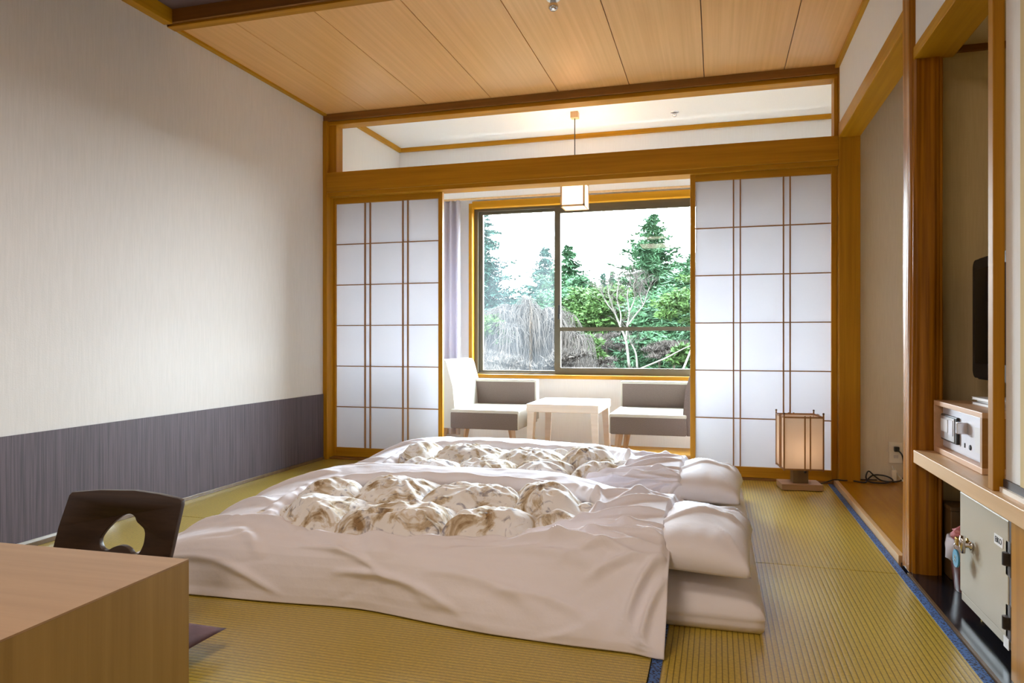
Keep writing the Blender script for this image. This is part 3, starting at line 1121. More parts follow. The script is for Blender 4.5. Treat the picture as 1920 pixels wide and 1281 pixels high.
def pillow_mesh(hx, hy, hz, seed, n=46, power=.5, ear=.05, folds=True):
    """two bulging sheets joined at a flat seam with pulled-out corners; centre at origin"""
    g = np.linspace(-1, 1, n)
    U, V = np.meshgrid(g, g, indexing='ij')
    pin = 1 - ear * (1 - U ** 2) * V ** 6 * 0 
    X = U * hx * (1 - ear * (1 - V ** 2))
    Y = V * hy * (1 - ear * (1 - U ** 2))
    T = (np.clip(1 - U ** 2, 0, 1) ** power) * (np.clip(1 - V ** 2, 0, 1) ** power)
    w = .0
    if folds:
        ang = np.arctan2(V, U)
        rr = np.hypot(U, V)
        w = .004 * np.sin(ang * 11 + 5 * vnoise2(U * 2 + 5, V * 2 + 5, seed)) * sstep(.45, 1.0, rr) * T * .4 + .012 * vnoise2(U * 2.2 + 9, V * 2.2 + 9, seed + 1) * T
        w = w + .010 * np.exp(-((V - .35 * U + .1 + .2 * U * U) / .05) ** 2) * T + .008 * np.exp(-((V + .5 * U - .35) / .04) ** 2) * T
        for (k_, c_, a_, wd) in ((1.0, .02, .014, .045), (.72, .16, .011, .035), (.50, .34, .010, .03), (-1.0, -.05, .012, .04), (-.75, -.2, .009, .03), (1.5, -.5, .008, .03)):
            w = w + a_ * np.exp(-((V - k_ * U - c_) / wd) ** 2) * sstep(.25, .75, U) * T
    top = np.stack([X, Y, hz * T + w * (T > 0.02)], -1)
    bot = np.stack([X, Y, -hz * (.62 if power > .4 else .22) * T], -1)
    vs, fs = [], []
    vs += [tuple(p) for p in top.reshape(-1, 3)]
    for i in range(n - 1):
        for j in range(n - 1):
            fs.append((i * n + j, (i + 1) * n + j, (i + 1) * n + j + 1, i * n + j + 1))
    o = len(vs)
    mp_ = {}
    for i in range(n):
        for j in range(n):
            if i in (0, n - 1) or j in (0, n - 1):
                mp_[(i, j)] = i * n + j
            else:
                mp_[(i, j)] = len(vs)
                vs.append(tuple(bot[i, j]))
    for i in range(n - 1):
        for j in range(n - 1):
            fs.append((mp_[(i, j)], mp_[(i, j + 1)], mp_[(i + 1, j + 1)], mp_[(i + 1, j)]))
    return MB().add(vs, fs)


def bed(front, seed, which, group_no):
    m = thing('futon_mattress', f'white sheeted futon mattress on the tatami, {which}', 'mattress', (0, 0, 0))
    ob('sheeted_pad', soft_slab(-1.98, .118, front, front + .84, .002, .146, 100, 56, .13, seed + 3,
       dents=[(front + .62, -.2, .2, .012, .006), (front + .70, -.1, .2, .010, .007), (front + .52, -.1, .2, .012, .005), (front + .77, -.1, .2, .008, .006), (front + .36, 0, .2, .02, .005)]), MT['sheet'], m, True)
    p = thing('pillow', f'plump white pillow with creased case, {which}', 'pillow', (-.055, front + .300, .158), math.radians(-3))
    pm = ob('pillowcase', pillow_mesh(.165, .320, .118, seed + 20, power=.36, ear=.04), MT['sheet'], p, True)
    pm.rotation_euler = (math.radians(-2), math.radians(2), 0)
    duvet(front, seed, f'white duvet with an oval window onto printed quilt, {which}', None)


bed(2.11, 1, 'nearer of the two beds', 0)
bed(3.05, 2, 'farther bed, by the paper screens', 0)

# ------------------------------------------------------------------ low table, legless chair, cushion
tb = thing('low_table', 'low beech table with solid panel end in the near left corner', 'table', (-1.095, 1.292, 0), math.radians(1.6))
ob('tabletop', MB().box(-1.25, 0, -.95, 0, .3465, .350).box(-1.218, -.032, -.948, -.002, .322, .3465), MT['table_top'], tb)
ob('end_panel', B(-.0315, 0, -.95, 0, 0, .3462), MT['table_side'], tb)
ob('end_panel', B(-1.25, -1.2185, -.95, 0, 0, .3462), MT['table_side'], tb)


def chair_back():
    """bent plywood back with a gourd-shaped grip hole; local u to the right, v up"""
    k = .00057
    out = [(400, 150), (412, 137), (560, 136), (760, 146), (920, 166), (1050, 186), (1072, 196), (1075, 215), (1052, 400), (1030, 560), (1012, 800), (345, 800), (352, 500), (372, 300)]
    hole = [(597, 375), (606, 352), (650, 302), (700, 266), (748, 252), (786, 266), (806, 292), (830, 308), (860, 332), (869, 370), (860, 420), (838, 448), (806, 448), (775, 424), (730, 409), (690, 414), (650, 430), (618, 420)]
    def T(p):
        x = (p[0] - 400) * k
        y = -(p[1] - 135 - (p[0] - 400) * .080) * k
        return x, y
    cd = bpy.data.curves.new('tmp_outline', 'CURVE')
    cd.dimensions = '2D'
    cd.fill_mode = 'BOTH'
    for pts in (out, hole):
        sp = cd.splines.new('BEZIER' if pts is hole else 'POLY')
        if pts is hole:
            sp.bezier_points.add(len(pts) - 1)
            for bp, p in zip(sp.bezier_points, pts):
                bp.co = (*T(p), 0)
                bp.handle_left_type = bp.handle_right_type = 'AUTO'
        else:
            sp.points.add(len(pts) - 1)
            for q, p in zip(sp.points, pts):
                q.co = (*T(p), 0, 1)
        sp.use_cyclic_u = True
    cd.extrude = .0065
    cd.bevel_depth = .0015
    cd.bevel_resolution = 2
    cd.resolution_u = 5
    co = bpy.data.objects.new('tmp_outline', cd)
    COL.objects.link(co)
    dg = bpy.context.evaluated_depsgraph_get()
    me = bpy.data.meshes.new_from_object(co.evaluated_get(dg), depsgraph=dg)
    bpy.data.objects.remove(co)
    bpy.data.curves.remove(cd)
    bm = bmesh.new()
    bm.from_mesh(me)
    bmesh.ops.remove_doubles(bm, verts=bm.verts[:], dist=1e-5)
    bmesh.ops.triangulate(bm, faces=bm.faces[:])
    for v in bm.verts:
        x, y, z = v.co
        bow = .020 * (1 - ((x - .19) / .19) ** 2)
        v.co = Vector((x, bow - z + y * .20, y))
    bm.to_mesh(me)
    bm.free()
    me.name = 'backrest'
    me.materials.clear()
    return me


zc = thing('legless_chair', 'legless chair in dark walnut with a gourd-shaped hole in its back', 'chair', (-1.815, 1.66, 0), math.radians(1.0))
o = link('backrest', chair_back(), MT['walnut'], zc, 'angle')
o.location = (0, 0, .379)
seat = MB()
N = 10
vs = []
for i in range(N + 1):
    t = i / N
    y = -.055 - .42 * t
    z = .055 * (1 - t) ** 4 + .012
    vs += [(-.01, y, z), (.385, y, z), (-.01, y, z - .010), (.385, y, z - .010)]
fs = []
for i in range(N):
    a, b_ = i * 4, (i + 1) * 4
    fs += [(a, a + 1, b_ + 1, b_), (a + 2, b_ + 2, b_ + 3, a + 3), (a, b_, b_ + 2, a + 2), (a + 1, a + 3, b_ + 3, b_ + 1)]
fs += [(0, 2, 3, 1), (N * 4, N * 4 + 1, N * 4 + 3, N * 4 + 2)]
seat.add(vs, fs)
ob('seat', seat, MT['walnut'], zc, True)
cu = thing('floor_cushion', 'mauve velour floor cushion on the legless chair beneath the low table', 'cushion', (-1.55, 1.33, .052), math.radians(2))
ob('cushion_cover', pillow_mesh(.30, .29, .045, 31, n=34, power=.42, ear=.05, folds=False), MT['mauve'], cu, True)

# ------------------------------------------------------------------ floor lantern with its cord
fl = thing('floor_lantern', 'square paper floor lantern on a wooden block, before the shoji beside the alcove', 'lamp', (.445, 4.275, 0), math.radians(7))
ob('base', B(-.108, .108, -.075, .075, .002, .036, b=.003), MT['lamp_base'], fl)
st = ob('stem', B(-.040, .040, -.038, .038, .036, .116, b=.002), MT['dark_wood'], fl)
ob('switch_knob', MB().lathe([(0, 0), (.007, 0), (.007, -.008), (0, -.01)], 12, (.022, -.038, .10), 'Y'), MT['black'], st)
zs0, zs1, hw = .116, .408, .102
for sx in (-1, 1):
    for sy in (-1, 1):
        p_ = ob('corner_post', B(sx * hw - .0035, sx * hw + .0035, sy * hw - .0035, sy * hw + .0035, zs0 - .002, zs1 + .014), MT['lattice'], fl)
        ob('post_cap', MB().lathe([(0, 0), (.005, .001), (.006, .005), (.004, .009), (0, .010)], 10, (sx * hw, sy * hw, zs1 + .014)), MT['dark_wood'], p_)
for z in (zs0 + .002, zs1 - .006):
    for k in range(4):
        r_ = ob('rail', B(-hw, hw, -hw - .004, -hw + .004, z, z + .008), MT['lattice'], fl)
        r_.rotation_euler = (0, 0, k * PI / 2)
for k in range(4):
    pn = ob('paper_pane', B(-hw + .003, hw - .003, -hw + .001, -hw + .002, zs0 + .006, zs1 - .004), MT['lamp_paper'], fl)
    pn.rotation_euler = (0, 0, k * PI / 2)
    for x in (.006, .034):
        br_ = ob('slat', B(x - .003, x + .003, -hw - .006, -hw + .001, zs0, zs1 + .006), MT['lattice'], fl)
        br_.rotation_euler = (0, 0, k * PI / 2)


def smooth_path(pts, n=8):
    """Catmull-Rom"""
    P = [Vector(p) for p in pts]
    P = [P[0] * 2 - P[1]] + P + [P[-1] * 2 - P[-2]]
    out = []
    for i in range(1, len(P) - 2):
        for k in range(n):
            t = k / n
            a, b, c, d = P[i - 1], P[i], P[i + 1], P[i + 2]
            out.append(.5 * ((2 * b) + (c - a) * t + (2 * a - 5 * b + 4 * c - d) * t * t + (3 * b - a - 3 * c + d) * t ** 3))
    out.append(P[-2])
    return out


ob('cord', MB().tube(smooth_path([(.04, .078, .02), (.13, .09, .012), (.21, .10, .035), (.27, .10, .033), (.33, .12, .036), (.45, .135, .035)]), .0035, 6), MT['cord'], fl)

fb = bpy.data.lights.new('floor_lantern_fill', 'POINT')  # weak light added inside the lantern to brighten its paper
fb.energy = 0.28
fb.color = (1.0, 0.78, 0.6)
fb.shadow_soft_size = .03
fbo = bpy.data.objects.new('floor_lantern_fill', fb)
COL.objects.link(fbo)
fbo.location = (.445, 4.275, .22)

# outlet, plugs and tangled cord on the alcove floor
ou = thing('wall_outlet', 'cream wall outlet low on the alcove end wall', 'outlet', (.978, 4.495, .190))
ob('cover_plate', B(-.036, .036, -.008, .004, -.060, .060, b=.003), MT['white_plastic'], ou)
for dz in (.022, -.022):
    ob('socket', B(-.012, .012, -.0095, -.007, dz - .009, dz + .009), MT['booklet'], ou)
pg = thing('power_cord', 'tangled dark lamp cord plugged into the alcove outlet', 'cord', (0, 0, 0))
ob('plug', B(.966, .992, 4.462, 4.486, .198, .226, b=.004), MT['black'], pg)
ob('cable', MB().tube(smooth_path([(.979, 4.466, .212), (1.002, 4.45, .18), (1.010, 4.455, .11), (1.004, 4.45, .05), (.96, 4.44, .034), (.90, 4.46, .034), (.86, 4.44, .06), (.83, 4.45, .085),
                                   (.815, 4.44, .05), (.83, 4.40, .033), (.90, 4.39, .033), (.95, 4.43, .042), (.92, 4.46, .06), (.86, 4.47, .06), (.82, 4.44, .035), (.80, 4.38, .032), (.76, 4.40, .032), (.73, 4.43, .032)], 10), .0042, 6), MT['cord'], pg)
wc = thing('adapter', 'small white plug adapter with a pale lead on the alcove floor under the outlet', 'adapter', (.962, 4.462, 0))
ob('body', B(-.013, .013, -.013, .013, .027, .095, b=.005), MT['white_plastic'], wc)
ob('lead', MB().tube(smooth_path([(0, 0, .093), (-.004, .012, .115), (.004, .018, .10), (.03, -.0, .06), (.05, -.03, .033), (.09, -.02, .033)]), .004, 6), MT['white_cord'], wc)

# ------------------------------------------------------------------ sunroom furniture


def lounge_chair(label, loc, mirror):
    """seat facing +x (mirror: -x); tall back at the rear, one low arm on the window side"""
    s = -1 if mirror else 1
    t = thing('lounge_chair', label, 'chair', loc)
    def bxm(x0, x1, *r, b=0):
        return B(s * x0, s * x1, *r, b=b)
    seat_ = ob('seat', bxm(-.50, 0, -.30, .24, .200, .318, b=.012), MT['chair_brown'], t, 'angle')
    ob('seat_top', bxm(-.50, .004, -.298, .24, .312, .338, b=.012), MT['chair_cream'], seat_, 'angle')
    ob('seat_front', bxm(-.012, .006, -.296, .24, .205, .330, b=.006), MT['chair_cream'], seat_, 'angle')
    arm = ob('arm', bxm(-.50, -.012, .245, .315, .22, .512, b=.008), MT['chair_brown'], t, 'angle')
    ob('arm_top', bxm(-.50, -.008, .243, .33, .506, .526, b=.008), MT['chair_cream'], arm, 'angle')
    ob('arm_end', bxm(-.020, -.002, .246, .33, .22, .524, b=.006), MT['chair_cream'], arm, 'angle')
    m = MB().prism([(s * a, z) for a, z in ((-.62, .20), (-.50, .20), (-.475, .338), (-.49, .50), (-.535, .66), (-.55, .685), (-.60, .69), (-.63, .66), (-.64, .45))], 'Y', -.27, .325)
    ob('backrest', m, MT['chair_cream'], t, False)
    ob('back_side', MB().prism([(s * a, z) for a, z in ((-.62, .20), (-.50, .20), (-.475, .338), (-.49, .50), (-.535, .655), (-.60, .66), (-.64, .45))], 'Y', -.276, -.2705), MT['chair_brown' if mirror else 'chair_cream'], t)
    for (x, y) in ((-.06, -.25), (-.06, .27), (-.56, -.25), (-.56, .27)):
        tilt = .03 if x > -.3 else -.04
        ob('leg', MB().tube([(s * (x + tilt), y, 0), (s * x, y, .21)], [.017, .026], 4), MT['chair_leg'], t)
    return t


lounge_chair('beige lounge chair with low brown arm, left of the white side table', (-1.325, 5.08, 0), False)
lounge_chair('beige lounge chair half hidden behind the shoji, right of the white side table', (-.685, 5.08, 0), True)

stb = thing('side_table', 'small white side table under the window between the lounge chairs', 'table', (-1.03, 5.16, 0))
ob('tabletop', B(-.255, .255, -.30, .30, .325, .382, b=.004), MT['white_wood'], stb)
for sx in (-1, 1):
    for sy in (-1, 1):
        ob('leg', MB().tube([(sx * .235, sy * .275, 0), (sx * .222, sy * .265, .326)], [.026, .036], 4), MT['white_wood'], stb)

# curtain, its cord
cur = thing('curtain', 'pale lavender curtain drawn aside at the window edge', 'curtain', (0, 0, 0))
vs, fs = [], []
n = 120
for i in range(n + 1):
    t = i / n
    x = -2.46 + .42 * t
    y = 5.575 + .022 * math.sin(t * 2 * PI * 7) + .006 * math.sin(t * 31)
    for z in (.05, 1.0, 1.985):
        vs.append((x, y, z))
for i in range(n):
    for k in range(2):
        fs.append((i * 3 + k, (i + 1) * 3 + k, (i + 1) * 3 + k + 1, i * 3 + k + 1))
c_ = ob('drape', MB().add(vs, fs), MT['curtain'], cur, True)
c_.modifiers.new('thickness', 'SOLIDIFY').thickness = .002
ob('pull_cord', MB().tube([(-2.025, 5.56, .55), (-2.03, 5.56, .9), (-2.035, 5.56, 1.985)], .0025, 6), MT['steel'], cur)

# pendant
pd = thing('pendant_lamp', 'lit square paper pendant with wooden frame, hanging before the window', 'lamp', (-.985, 5.10, 0))
ob('ceiling_rose', B(-.028, .028, -.028, .028, 2.435, 2.48, b=.003), MT['pale_z'], pd)
ob('cable', MB().tube([(0, 0, 1.96), (0, 0, 2.44)], .0035, 8), MT['cord'], pd)
h = .088
zb, zt = 1.785, 1.965
for k in range(4):
    pn = ob('paper_pane', B(-h + .008, h - .008, -h + .004, -h + .005, zb + .01, zt - .006), MT['pendant_paper'], pd)
    pn.rotation_euler = (0, 0, k * PI / 2)
    fr_ = MB().box(-h, -h + .012, -h, -h + .012, zb, zt).box(-h + .012, h - .012 + .012, -h, -h + .010, zb, zb + .012).box(-h + .012, h, -h, -h + .010, zt - .012, zt)
    f_ = ob('frame_bar', fr_, MT['pendant_wood'], pd)
    f_.rotation_euler = (0, 0, k * PI / 2)
ob('bottom_pane', B(-h + .012, h - .012, -h + .012, h - .012, zb + .003, zb + .005), MT['pendant_paper'], pd)

# sprinkler heads
sp1 = thing('sprinkler_head', 'chrome sprinkler head on the wooden board ceiling', 'sprinkler', (-.722, 3.22, 2.40))
ob('rose', MB().lathe([(.0, -.006), (.030, -.005), (.034, 0.0), (0, 0)], 24), MT['steel'], sp1)
ob('head', MB().lathe([(0, -.055), (.012, -.054), (.022, -.044), (.023, -.032), (.016, -.02), (.014, -.006), (0, -.006)], 24), MT['chrome'], sp1, True)
sp2 = thing('sprinkler_head', 'small grey sprinkler head on the white sunroom ceiling', 'sprinkler', (-.29, 5.29, 2.48))
ob('rose', MB().lathe([(.0, -.008), (.026, -.006), (.030, 0.0), (0, 0)], 24), MT['steel'], sp2)
ob('head', MB().lathe([(0, -.034), (.012, -.033), (.018, -.02), (.012, -.008), (0, -.008)], 20), MT['chrome'], sp2, True)

# ------------------------------------------------------------------ closet contents
# small electronic safe in its wooden box
ZS = .441
bxw = thing('wooden_box', 'open fronted wooden box on the alcove shelf holding a silver safe', 'box', (.727, 2.322, ZS))
D, L, Hh = .30, .470, .176
ob('top_board', B(0, D, 0, L, Hh - .016, Hh, b=.0015), MT['box_edge'], bxw)
ob('bottom_board', B(0, D, 0, L, 0, .018, b=.0015), MT['box_edge'], bxw)
ob('side_board', B(0, D, 0, .016, .018, Hh - .016), MT['box_dark'], bxw)
ob('side_board', B(0, D, L - .016, L, .018, Hh - .016), MT['box_edge'], bxw)
ob('back_board', B(D - .01, D, .016, L - .016, .018, Hh - .016), MT['box_dark'], bxw)
sf = thing('electronic_safe', 'silver electronic safe with keypad inside the wooden box', 'safe', (.727 + .022, 2.322 + .020, ZS + .019))
l2, h2 = L - .040, Hh - .037
ob('body', B(.004, .24, .0, l2, 0, h2), MT['silver'], sf)
dr = ob('door', B(0, .004, .004, l2 - .004, .004, h2 - .004, b=.002), MT['silver'], sf)
kp = ob('keypad', B(-.010, 0, l2 * .58, l2 * .96, .028, h2 - .024, b=.003), MT['black'], sf)
ob('keypad_face', B(-.012, -.010, l2 * .62, l2 * .955, .034, h2 - .030), MT['steel'], kp)
ob('display', B(-.014, -.012, l2 * .76, l2 * .93, h2 * .42, h2 * .72), MT['label_white'], kp)
ob('button_bank', B(-.014, -.012, l2 * .64, l2 * .74, h2 * .38, h2 * .74), MT['silver'], kp)
ob('knob', MB().box(-.030, 0, l2 * .40, l2 * .445, h2 * .52, h2 * .78, b=.002), MT['chrome'], sf)
ob('override_lock', MB().lathe([(0, -.004), (.0075, -.003), (.0085, 0), (0, 0)], 16, (0, l2 * .345, h2 * .25), 'X'), MT['ink'], sf)
ob('key_slot', B(-.002, 0, l2 * .455, l2 * .47, h2 * .20, h2 * .30), MT['ink'], sf)
ob('side_label', B(-.0015, 0.0005, l2 * .03, l2 * .25, h2 * .20, h2 * .74), MT['booklet'], sf)

# booklets on the box
for k, (dy, rz, m_, lab) in enumerate(((0, .02, 'booklet', 'grey booklet at the bottom of the pile on the wooden box'), (.01, -.05, 'booklet2', 'white booklet in the middle of the pile on the wooden box'), (-.012, .04, 'booklet2', 'white booklet on top of the pile on the wooden box'))):
    bk = thing('booklet', lab, 'booklet', (.80, 2.42 + dy, ZS + Hh + .0005 + k * .0085), rz, 'booklets on the wooden box')
    ob('cover', MB().box(0, .15, 0, .215, .0066, .0078).box(0, .15, 0, .215, 0, .0010).box(.148, .151, 0, .215, 0, .0078), MT[m_], bk)
    ob('pages', B(.002, .147, .002, .213, .0011, .0065), MT['booklet2'], bk)

# television
tv = thing('television', 'black flat television seen edge-on in the dim closet above the shelf', 'television', (.86, 2.42, .897))
def rounded(w, h, r, n=6):
    pts = []
    for cx, cy, a0 in ((w - r, h - r, 0), (-w + r, h - r, 90), (-w + r, -h + r, 180), (w - r, -h + r, 270)):
        for i in range(n + 1):
            a = math.radians(a0 + 90 * i / n)
            pts.append((cx + r * math.cos(a), cy + r * math.sin(a)))
    return pts
ob('cabinet', MB().prism(rounded(.385, .205, .03), 'X', 0, .055), MT['black'], tv)
ob('bezel', MB().prism(rounded(.380, .200, .028), 'X', -.012, -.0002), MT['black'], tv)
ob('screen', B(-.0135, -.012, -.35, .35, -.150, .165), MT['screen'], tv)
ob('wall_bracket', MB().box(.055, .20, -.04, .04, -.06, .06, b=.006).box(.20, .258, -.10, .10, -.10, .10, b=.006), MT['hinge'], tv)

# floor safe
gs = thing('floor_safe', 'grey beige key-locked safe on the black closet floor under the shelf', 'safe', (.715, 2.085, .004))
ob('body', B(.022, .36, 0, .385, .030, .362, b=.006), MT['safe_grey'], gs)
gd = ob('door', B(0, .020, .012, .388, .058, .360, b=.004), MT['safe_grey'], gs)
ob('plinth', B(.004, .022, .004, .388, .030, .056, b=.003), MT['safe_grey'], gs)
ob('door_edge', B(.002, .020, -.004, .012, .06, .360, b=.001), MT['hinge'], gs)
for z in (.262, .100):
    hg = MB().lathe([(0, -.032), (.011, -.032), (.011, -.001), (0, -.001)], 16, (-.003, .012, z + .016))
    hg.lathe([(0, .001), (.011, .001), (.011, .030), (0, .030)], 16, (-.003, .012, z - .03 + .016))
    hg.box(.0, .012, -.002, .03, z - .045, z + .045, b=.002)
    ob('hinge', hg, MT['hinge'], gs, 'angle')
hd = MB().lathe([(0, 0), (.013, 0), (.013, -.006), (.007, -.009), (.007, -.024), (0, -.024)], 18, (0, .278, .222), 'X')
hd.tube([(-.024, .278, .250), (-.026, .277, .228), (-.024, .276, .200)], [.008, .009, .006], 12)
ob('lever_handle', hd, MT['chrome'], gd, True)
lkk = ob('lock_cylinder', MB().lathe([(0, 0), (.011, 0), (.010, -.004), (0, -.004)], 16, (0, .318, .224), 'X'), MT['brass'], gd, True)
for x in (.06, .30):
    ob('foot', MB().lathe([(0, 0), (.014, 0), (.012, .03), (0, .03)], 12, (x, .36, 0)), MT['brass'], gs)
    ob('foot', MB().lathe([(0, 0), (.014, 0), (.012, .03), (0, .03)], 12, (x, .03, 0)), MT['brass'], gs)
lb = ob('maker_label', B(-.0012, .0, .045, .105, .278, .305), MT['label_white'], gd)
ob('white_sticker', B(-.0014, .0, .006, .040, .030, .058), MT['label_white'], gs)


def text_mesh(body, size, parent, loc, rot, mat, name):
    cd = bpy.data.curves.new('tmp_text', 'FONT')
    cd.body = body
    cd.size = size
    cd.align_x = 'CENTER'
    cd.align_y = 'CENTER'
    cd.extrude = .0004
    co = bpy.data.objects.new('tmp_text', cd)
    COL.objects.link(co)
    dg = bpy.context.evaluated_depsgraph_get()
    me = bpy.data.meshes.new_from_object(co.evaluated_get(dg), depsgraph=dg)
    bpy.data.objects.remove(co)
    me.transform(Matrix.LocRotScale(Vector(loc), rot.to_quaternion() if hasattr(rot, 'to_quaternion') else rot, None))
    me.name = name
    me.materials.clear()
    return link(name, me, mat, parent)


from mathutils import Euler
# letters face -x: text x axis runs towards -y
text_mesh('EIKO', .021, lb, (-.0016, .075, .2915), Euler((math.radians(90), 0, math.radians(-90))), MT['ink'], 'lettering')

ky = thing('key', 'brass key with round blue tag hanging in the grey floor safe', 'key', (.715, 2.085 + .318, .228))
ob('key_bow', MB().box(-.032, -.010, -.011, .011, -.013, .011, b=.004).box(-.012, -.004, -.002, .002, -.005, .003), MT['brass'], ky)
ob('key_ring', MB().tube([(-.024 + .012 * math.cos(a), 0, -.016 + .012 * math.sin(a)) for a in [i * PI / 8 for i in range(17)]], .0012, 6, False), MT['steel'], ky)
tg = ob('key_tag', MB().lathe([(0, -.0025), (.026, -.0025), (.027, 0), (.026, .0025), (0, .0025)], 28, (-.030, 0, -.052), 'X'), MT['tag_blue'], ky)
mk = MB()
for (a, z0_, z1_) in ((.008, -.062, -.044), (-.002, -.064, -.042)):
    mk.box(-.0336, -.0322, a - .002, a + .002, z0_, z1_)
mk.box(-.0336, -.0322, -.010, .012, -.046, -.043).box(-.0336, -.0322, -.008, .010, -.056, -.053)
ob('tag_mark', mk, MT['tag_mark'], tg)

# waste bin with plastic liner behind the safe
bn = thing('waste_bin', 'dark red waste bin lined with white plastic beside the floor safe', 'bin', (.840, 2.66, .005))
ob('bin_body', MB().lathe([(0, 0), (.085, 0), (.10, .145), (.094, .145), (.08, .01), (0, .01)], 28), MT['bin'], bn, 'angle')
rr_ = random.Random(3)
vs, fs = [], []
n = 40
for j, (r0, z0_) in enumerate(((.099, .10), (.108, .108), (.111, .135), (.106, .165), (.096, .172), (.088, .14))):
    for i in range(n):
        a = 2 * PI * i / n
        r1 = r0 + rr_.uniform(-.004, .006)
        vs.append((r1 * math.cos(a), r1 * math.sin(a), z0_ + rr_.uniform(-.010, .010)))
for j in range(5):
    for i in range(n):
        i2 = (i + 1) % n
        fs.append((j * n + i, j * n + i2, (j + 1) * n + i2, (j + 1) * n + i))
ob('bin_liner', MB().add(vs, fs), MT['bag'], bn, True)
pk = thing('snack_wrapper', 'crumpled pink wrapper on top of the lined waste bin', 'wrapper', (.772, 2.63, .192))
me = MB()
bm = bmesh.new()
bmesh.ops.create_icosphere(bm, subdivisions=3, radius=.034)
for v in bm.verts:
    v.co *= 1 + rr_.uniform(-.16, .16)
    v.co.z *= .8
me.add([v.co[:] for v in bm.verts], [[v.index for v in f.verts] for f in bm.faces])
bm.free()
ob('foil', me, MT['pink'], pk)
tbx = thing('tissue_box', 'small dark wooden tissue box standing behind the waste bin', 'box', (.86, 2.79, .005))
ob('case', B(-.09, .10, -.03, .075, 0, .235, b=.004), MT['dark_wood'], tbx)
ob('lid', B(-.092, .102, -.032, .077, .235, .25, b=.003), MT['dark_wood'], tbx)

# ------------------------------------------------------------------ garden
GZ = -1.0
gr = bpy.data.objects
g = MB()
NX = 60
vs, fs = [], []
rg = np.random.RandomState(2)
xs = np.linspace(-70, 50, NX)
ys = np.linspace(6.2, 130, NX)
X, Y = np.meshgrid(xs, ys, indexing='ij')
Z = GZ + .5 * vnoise2(X * .12 + 20, Y * .12, 4) + .25 * vnoise2(X * .5 + 9, Y * .5, 5) - .3
for i in range(NX):
    for j in range(NX):
        vs.append((X[i, j], Y[i, j], Z[i, j]))
for i in range(NX - 1):
    for j in range(NX - 1):
        fs.append((i * NX + j, (i + 1) * NX + j, (i + 1) * NX + j + 1, i * NX + j + 1))
struct('ground', g.add(vs, fs), MT['soil'], True)


def at(px, py, Y):
    """world point seen at photo pixel (px, py) when at depth Y (used once to plan the garden)"""
    u, v = (px - 960) / 1340, (640.5 - py) / 1340
    c, s = math.cos(YAW), math.sin(YAW)
    k = Y / (u * s + c)
    return Vector(((u * c - s) * k, Y, EYE + v * k))


def conifer(label, x, y, top, width, seed, mat='needles', nlev=24, base=GZ - .3, sparse=1.0, group='conifers in the garden'):
    r = random.Random(seed)
    t = thing('conifer_tree', label, 'tree', (x, y, base), group=group)
    H = top - base
    ob('trunk', MB().tube([(0, 0, 0), (0, 0, H * .5), (0, 0, H * .98)], [.022 * H, .013 * H, .003], 8), MT['bark'], t, True)
    vs, fs = [], []
    def quad(p, d, side, ln, w):
        o = len(vs)
        a = p - side * w
        b = p + side * w
        c = p + d * ln
        vs.extend([a, b, c])
        fs.append((o, o + 1, o + 2))
    for i in range(nlev):
        f = (i + r.uniform(-.3, .3)) / nlev
        z = H * (.10 + .88 * f)
        prof = max(.03, (1 - f) ** .82) * (1 + .18 * math.sin(i * 1.9 + seed))
        R = width * prof
        nb = max(6, int(15 * (.5 + .6 * (1 - f))))
        for k in range(nb):
            if r.random() > sparse: continue
            a = 2 * PI * (k + r.random() * .8) / nb + i * .7
            L_ = R * r.uniform(.55, 1.15)
            zb_ = z + r.uniform(-.55, .55) * H / nlev
            d = Vector((math.cos(a), math.sin(a), 0))
            n_ = max(4, int(L_ / .17))
            for m in range(n_):
                s = (m + .5 + r.uniform(-.3, .3)) / n_
                droop = -.10 * L_ * s + .16 * L_ * s * s + (.25 * H / nlev) * (1 - s)
                p = d * (L_ * s) + Vector((0, 0, zb_ + droop + r.uniform(-.07, .07)))
                spread = (1.1 - .8 * s) * .22 * L_ + .10
                for q in range(15):
                    aa = a + r.gauss(0, 1.0)
                    dd = Vector((math.cos(aa), math.sin(aa), r.gauss(-.02, .38))).normalized()
                    sd_ = dd.cross(Vector((r.gauss(0, .4), r.gauss(0, .4), 1))).normalized()
                    quad(p + Vector((-math.sin(a), math.cos(a), 0)) * r.gauss(0, spread * .45), dd, sd_, r.uniform(.20, .50) * (1 + .3 * H / 12), r.uniform(.02, .05))
    fo = ob('foliage', MB().add(vs, fs), MT[mat], t)
    fo['kind'] = 'stuff'
    return t


def plan(px, py_top, Y):
    p = at(px, py_top, Y)
    return p.x, p.y, p.z


for (lab, px, pt, Y, w, seed, m_, nl) in (
    ('tall conifer at the left edge of the window pane', 892, 345, 36, 3.5, 1, 'needles', 36),
    ('blue green conifer left of the window stile', 1022, 458, 60, 5.0, 2, 'needles', 27),
    ('conifer just right of the window stile', 1066, 452, 50, 4.5, 3, 'needles2', 27),
    ('tallest conifer, rising in the right window pane', 1224, 398, 42, 5.3, 4, 'needles2', 34),
    ('conifer half hidden by the right paper screen', 1306, 470, 29, 3.3, 5, 'needles2', 27),
    ('thin far conifer in the gap beside the bare pale tree', 1131, 508, 80, 1.9, 6, 'needles', 22),
    ('thinner far conifer close against the bare pale tree', 1148, 503, 84, 1.7, 7, 'needles', 22),
):
    x, y, z = plan(px, pt, Y)
    conifer(lab, x, y, z, w, seed, m_, nl)


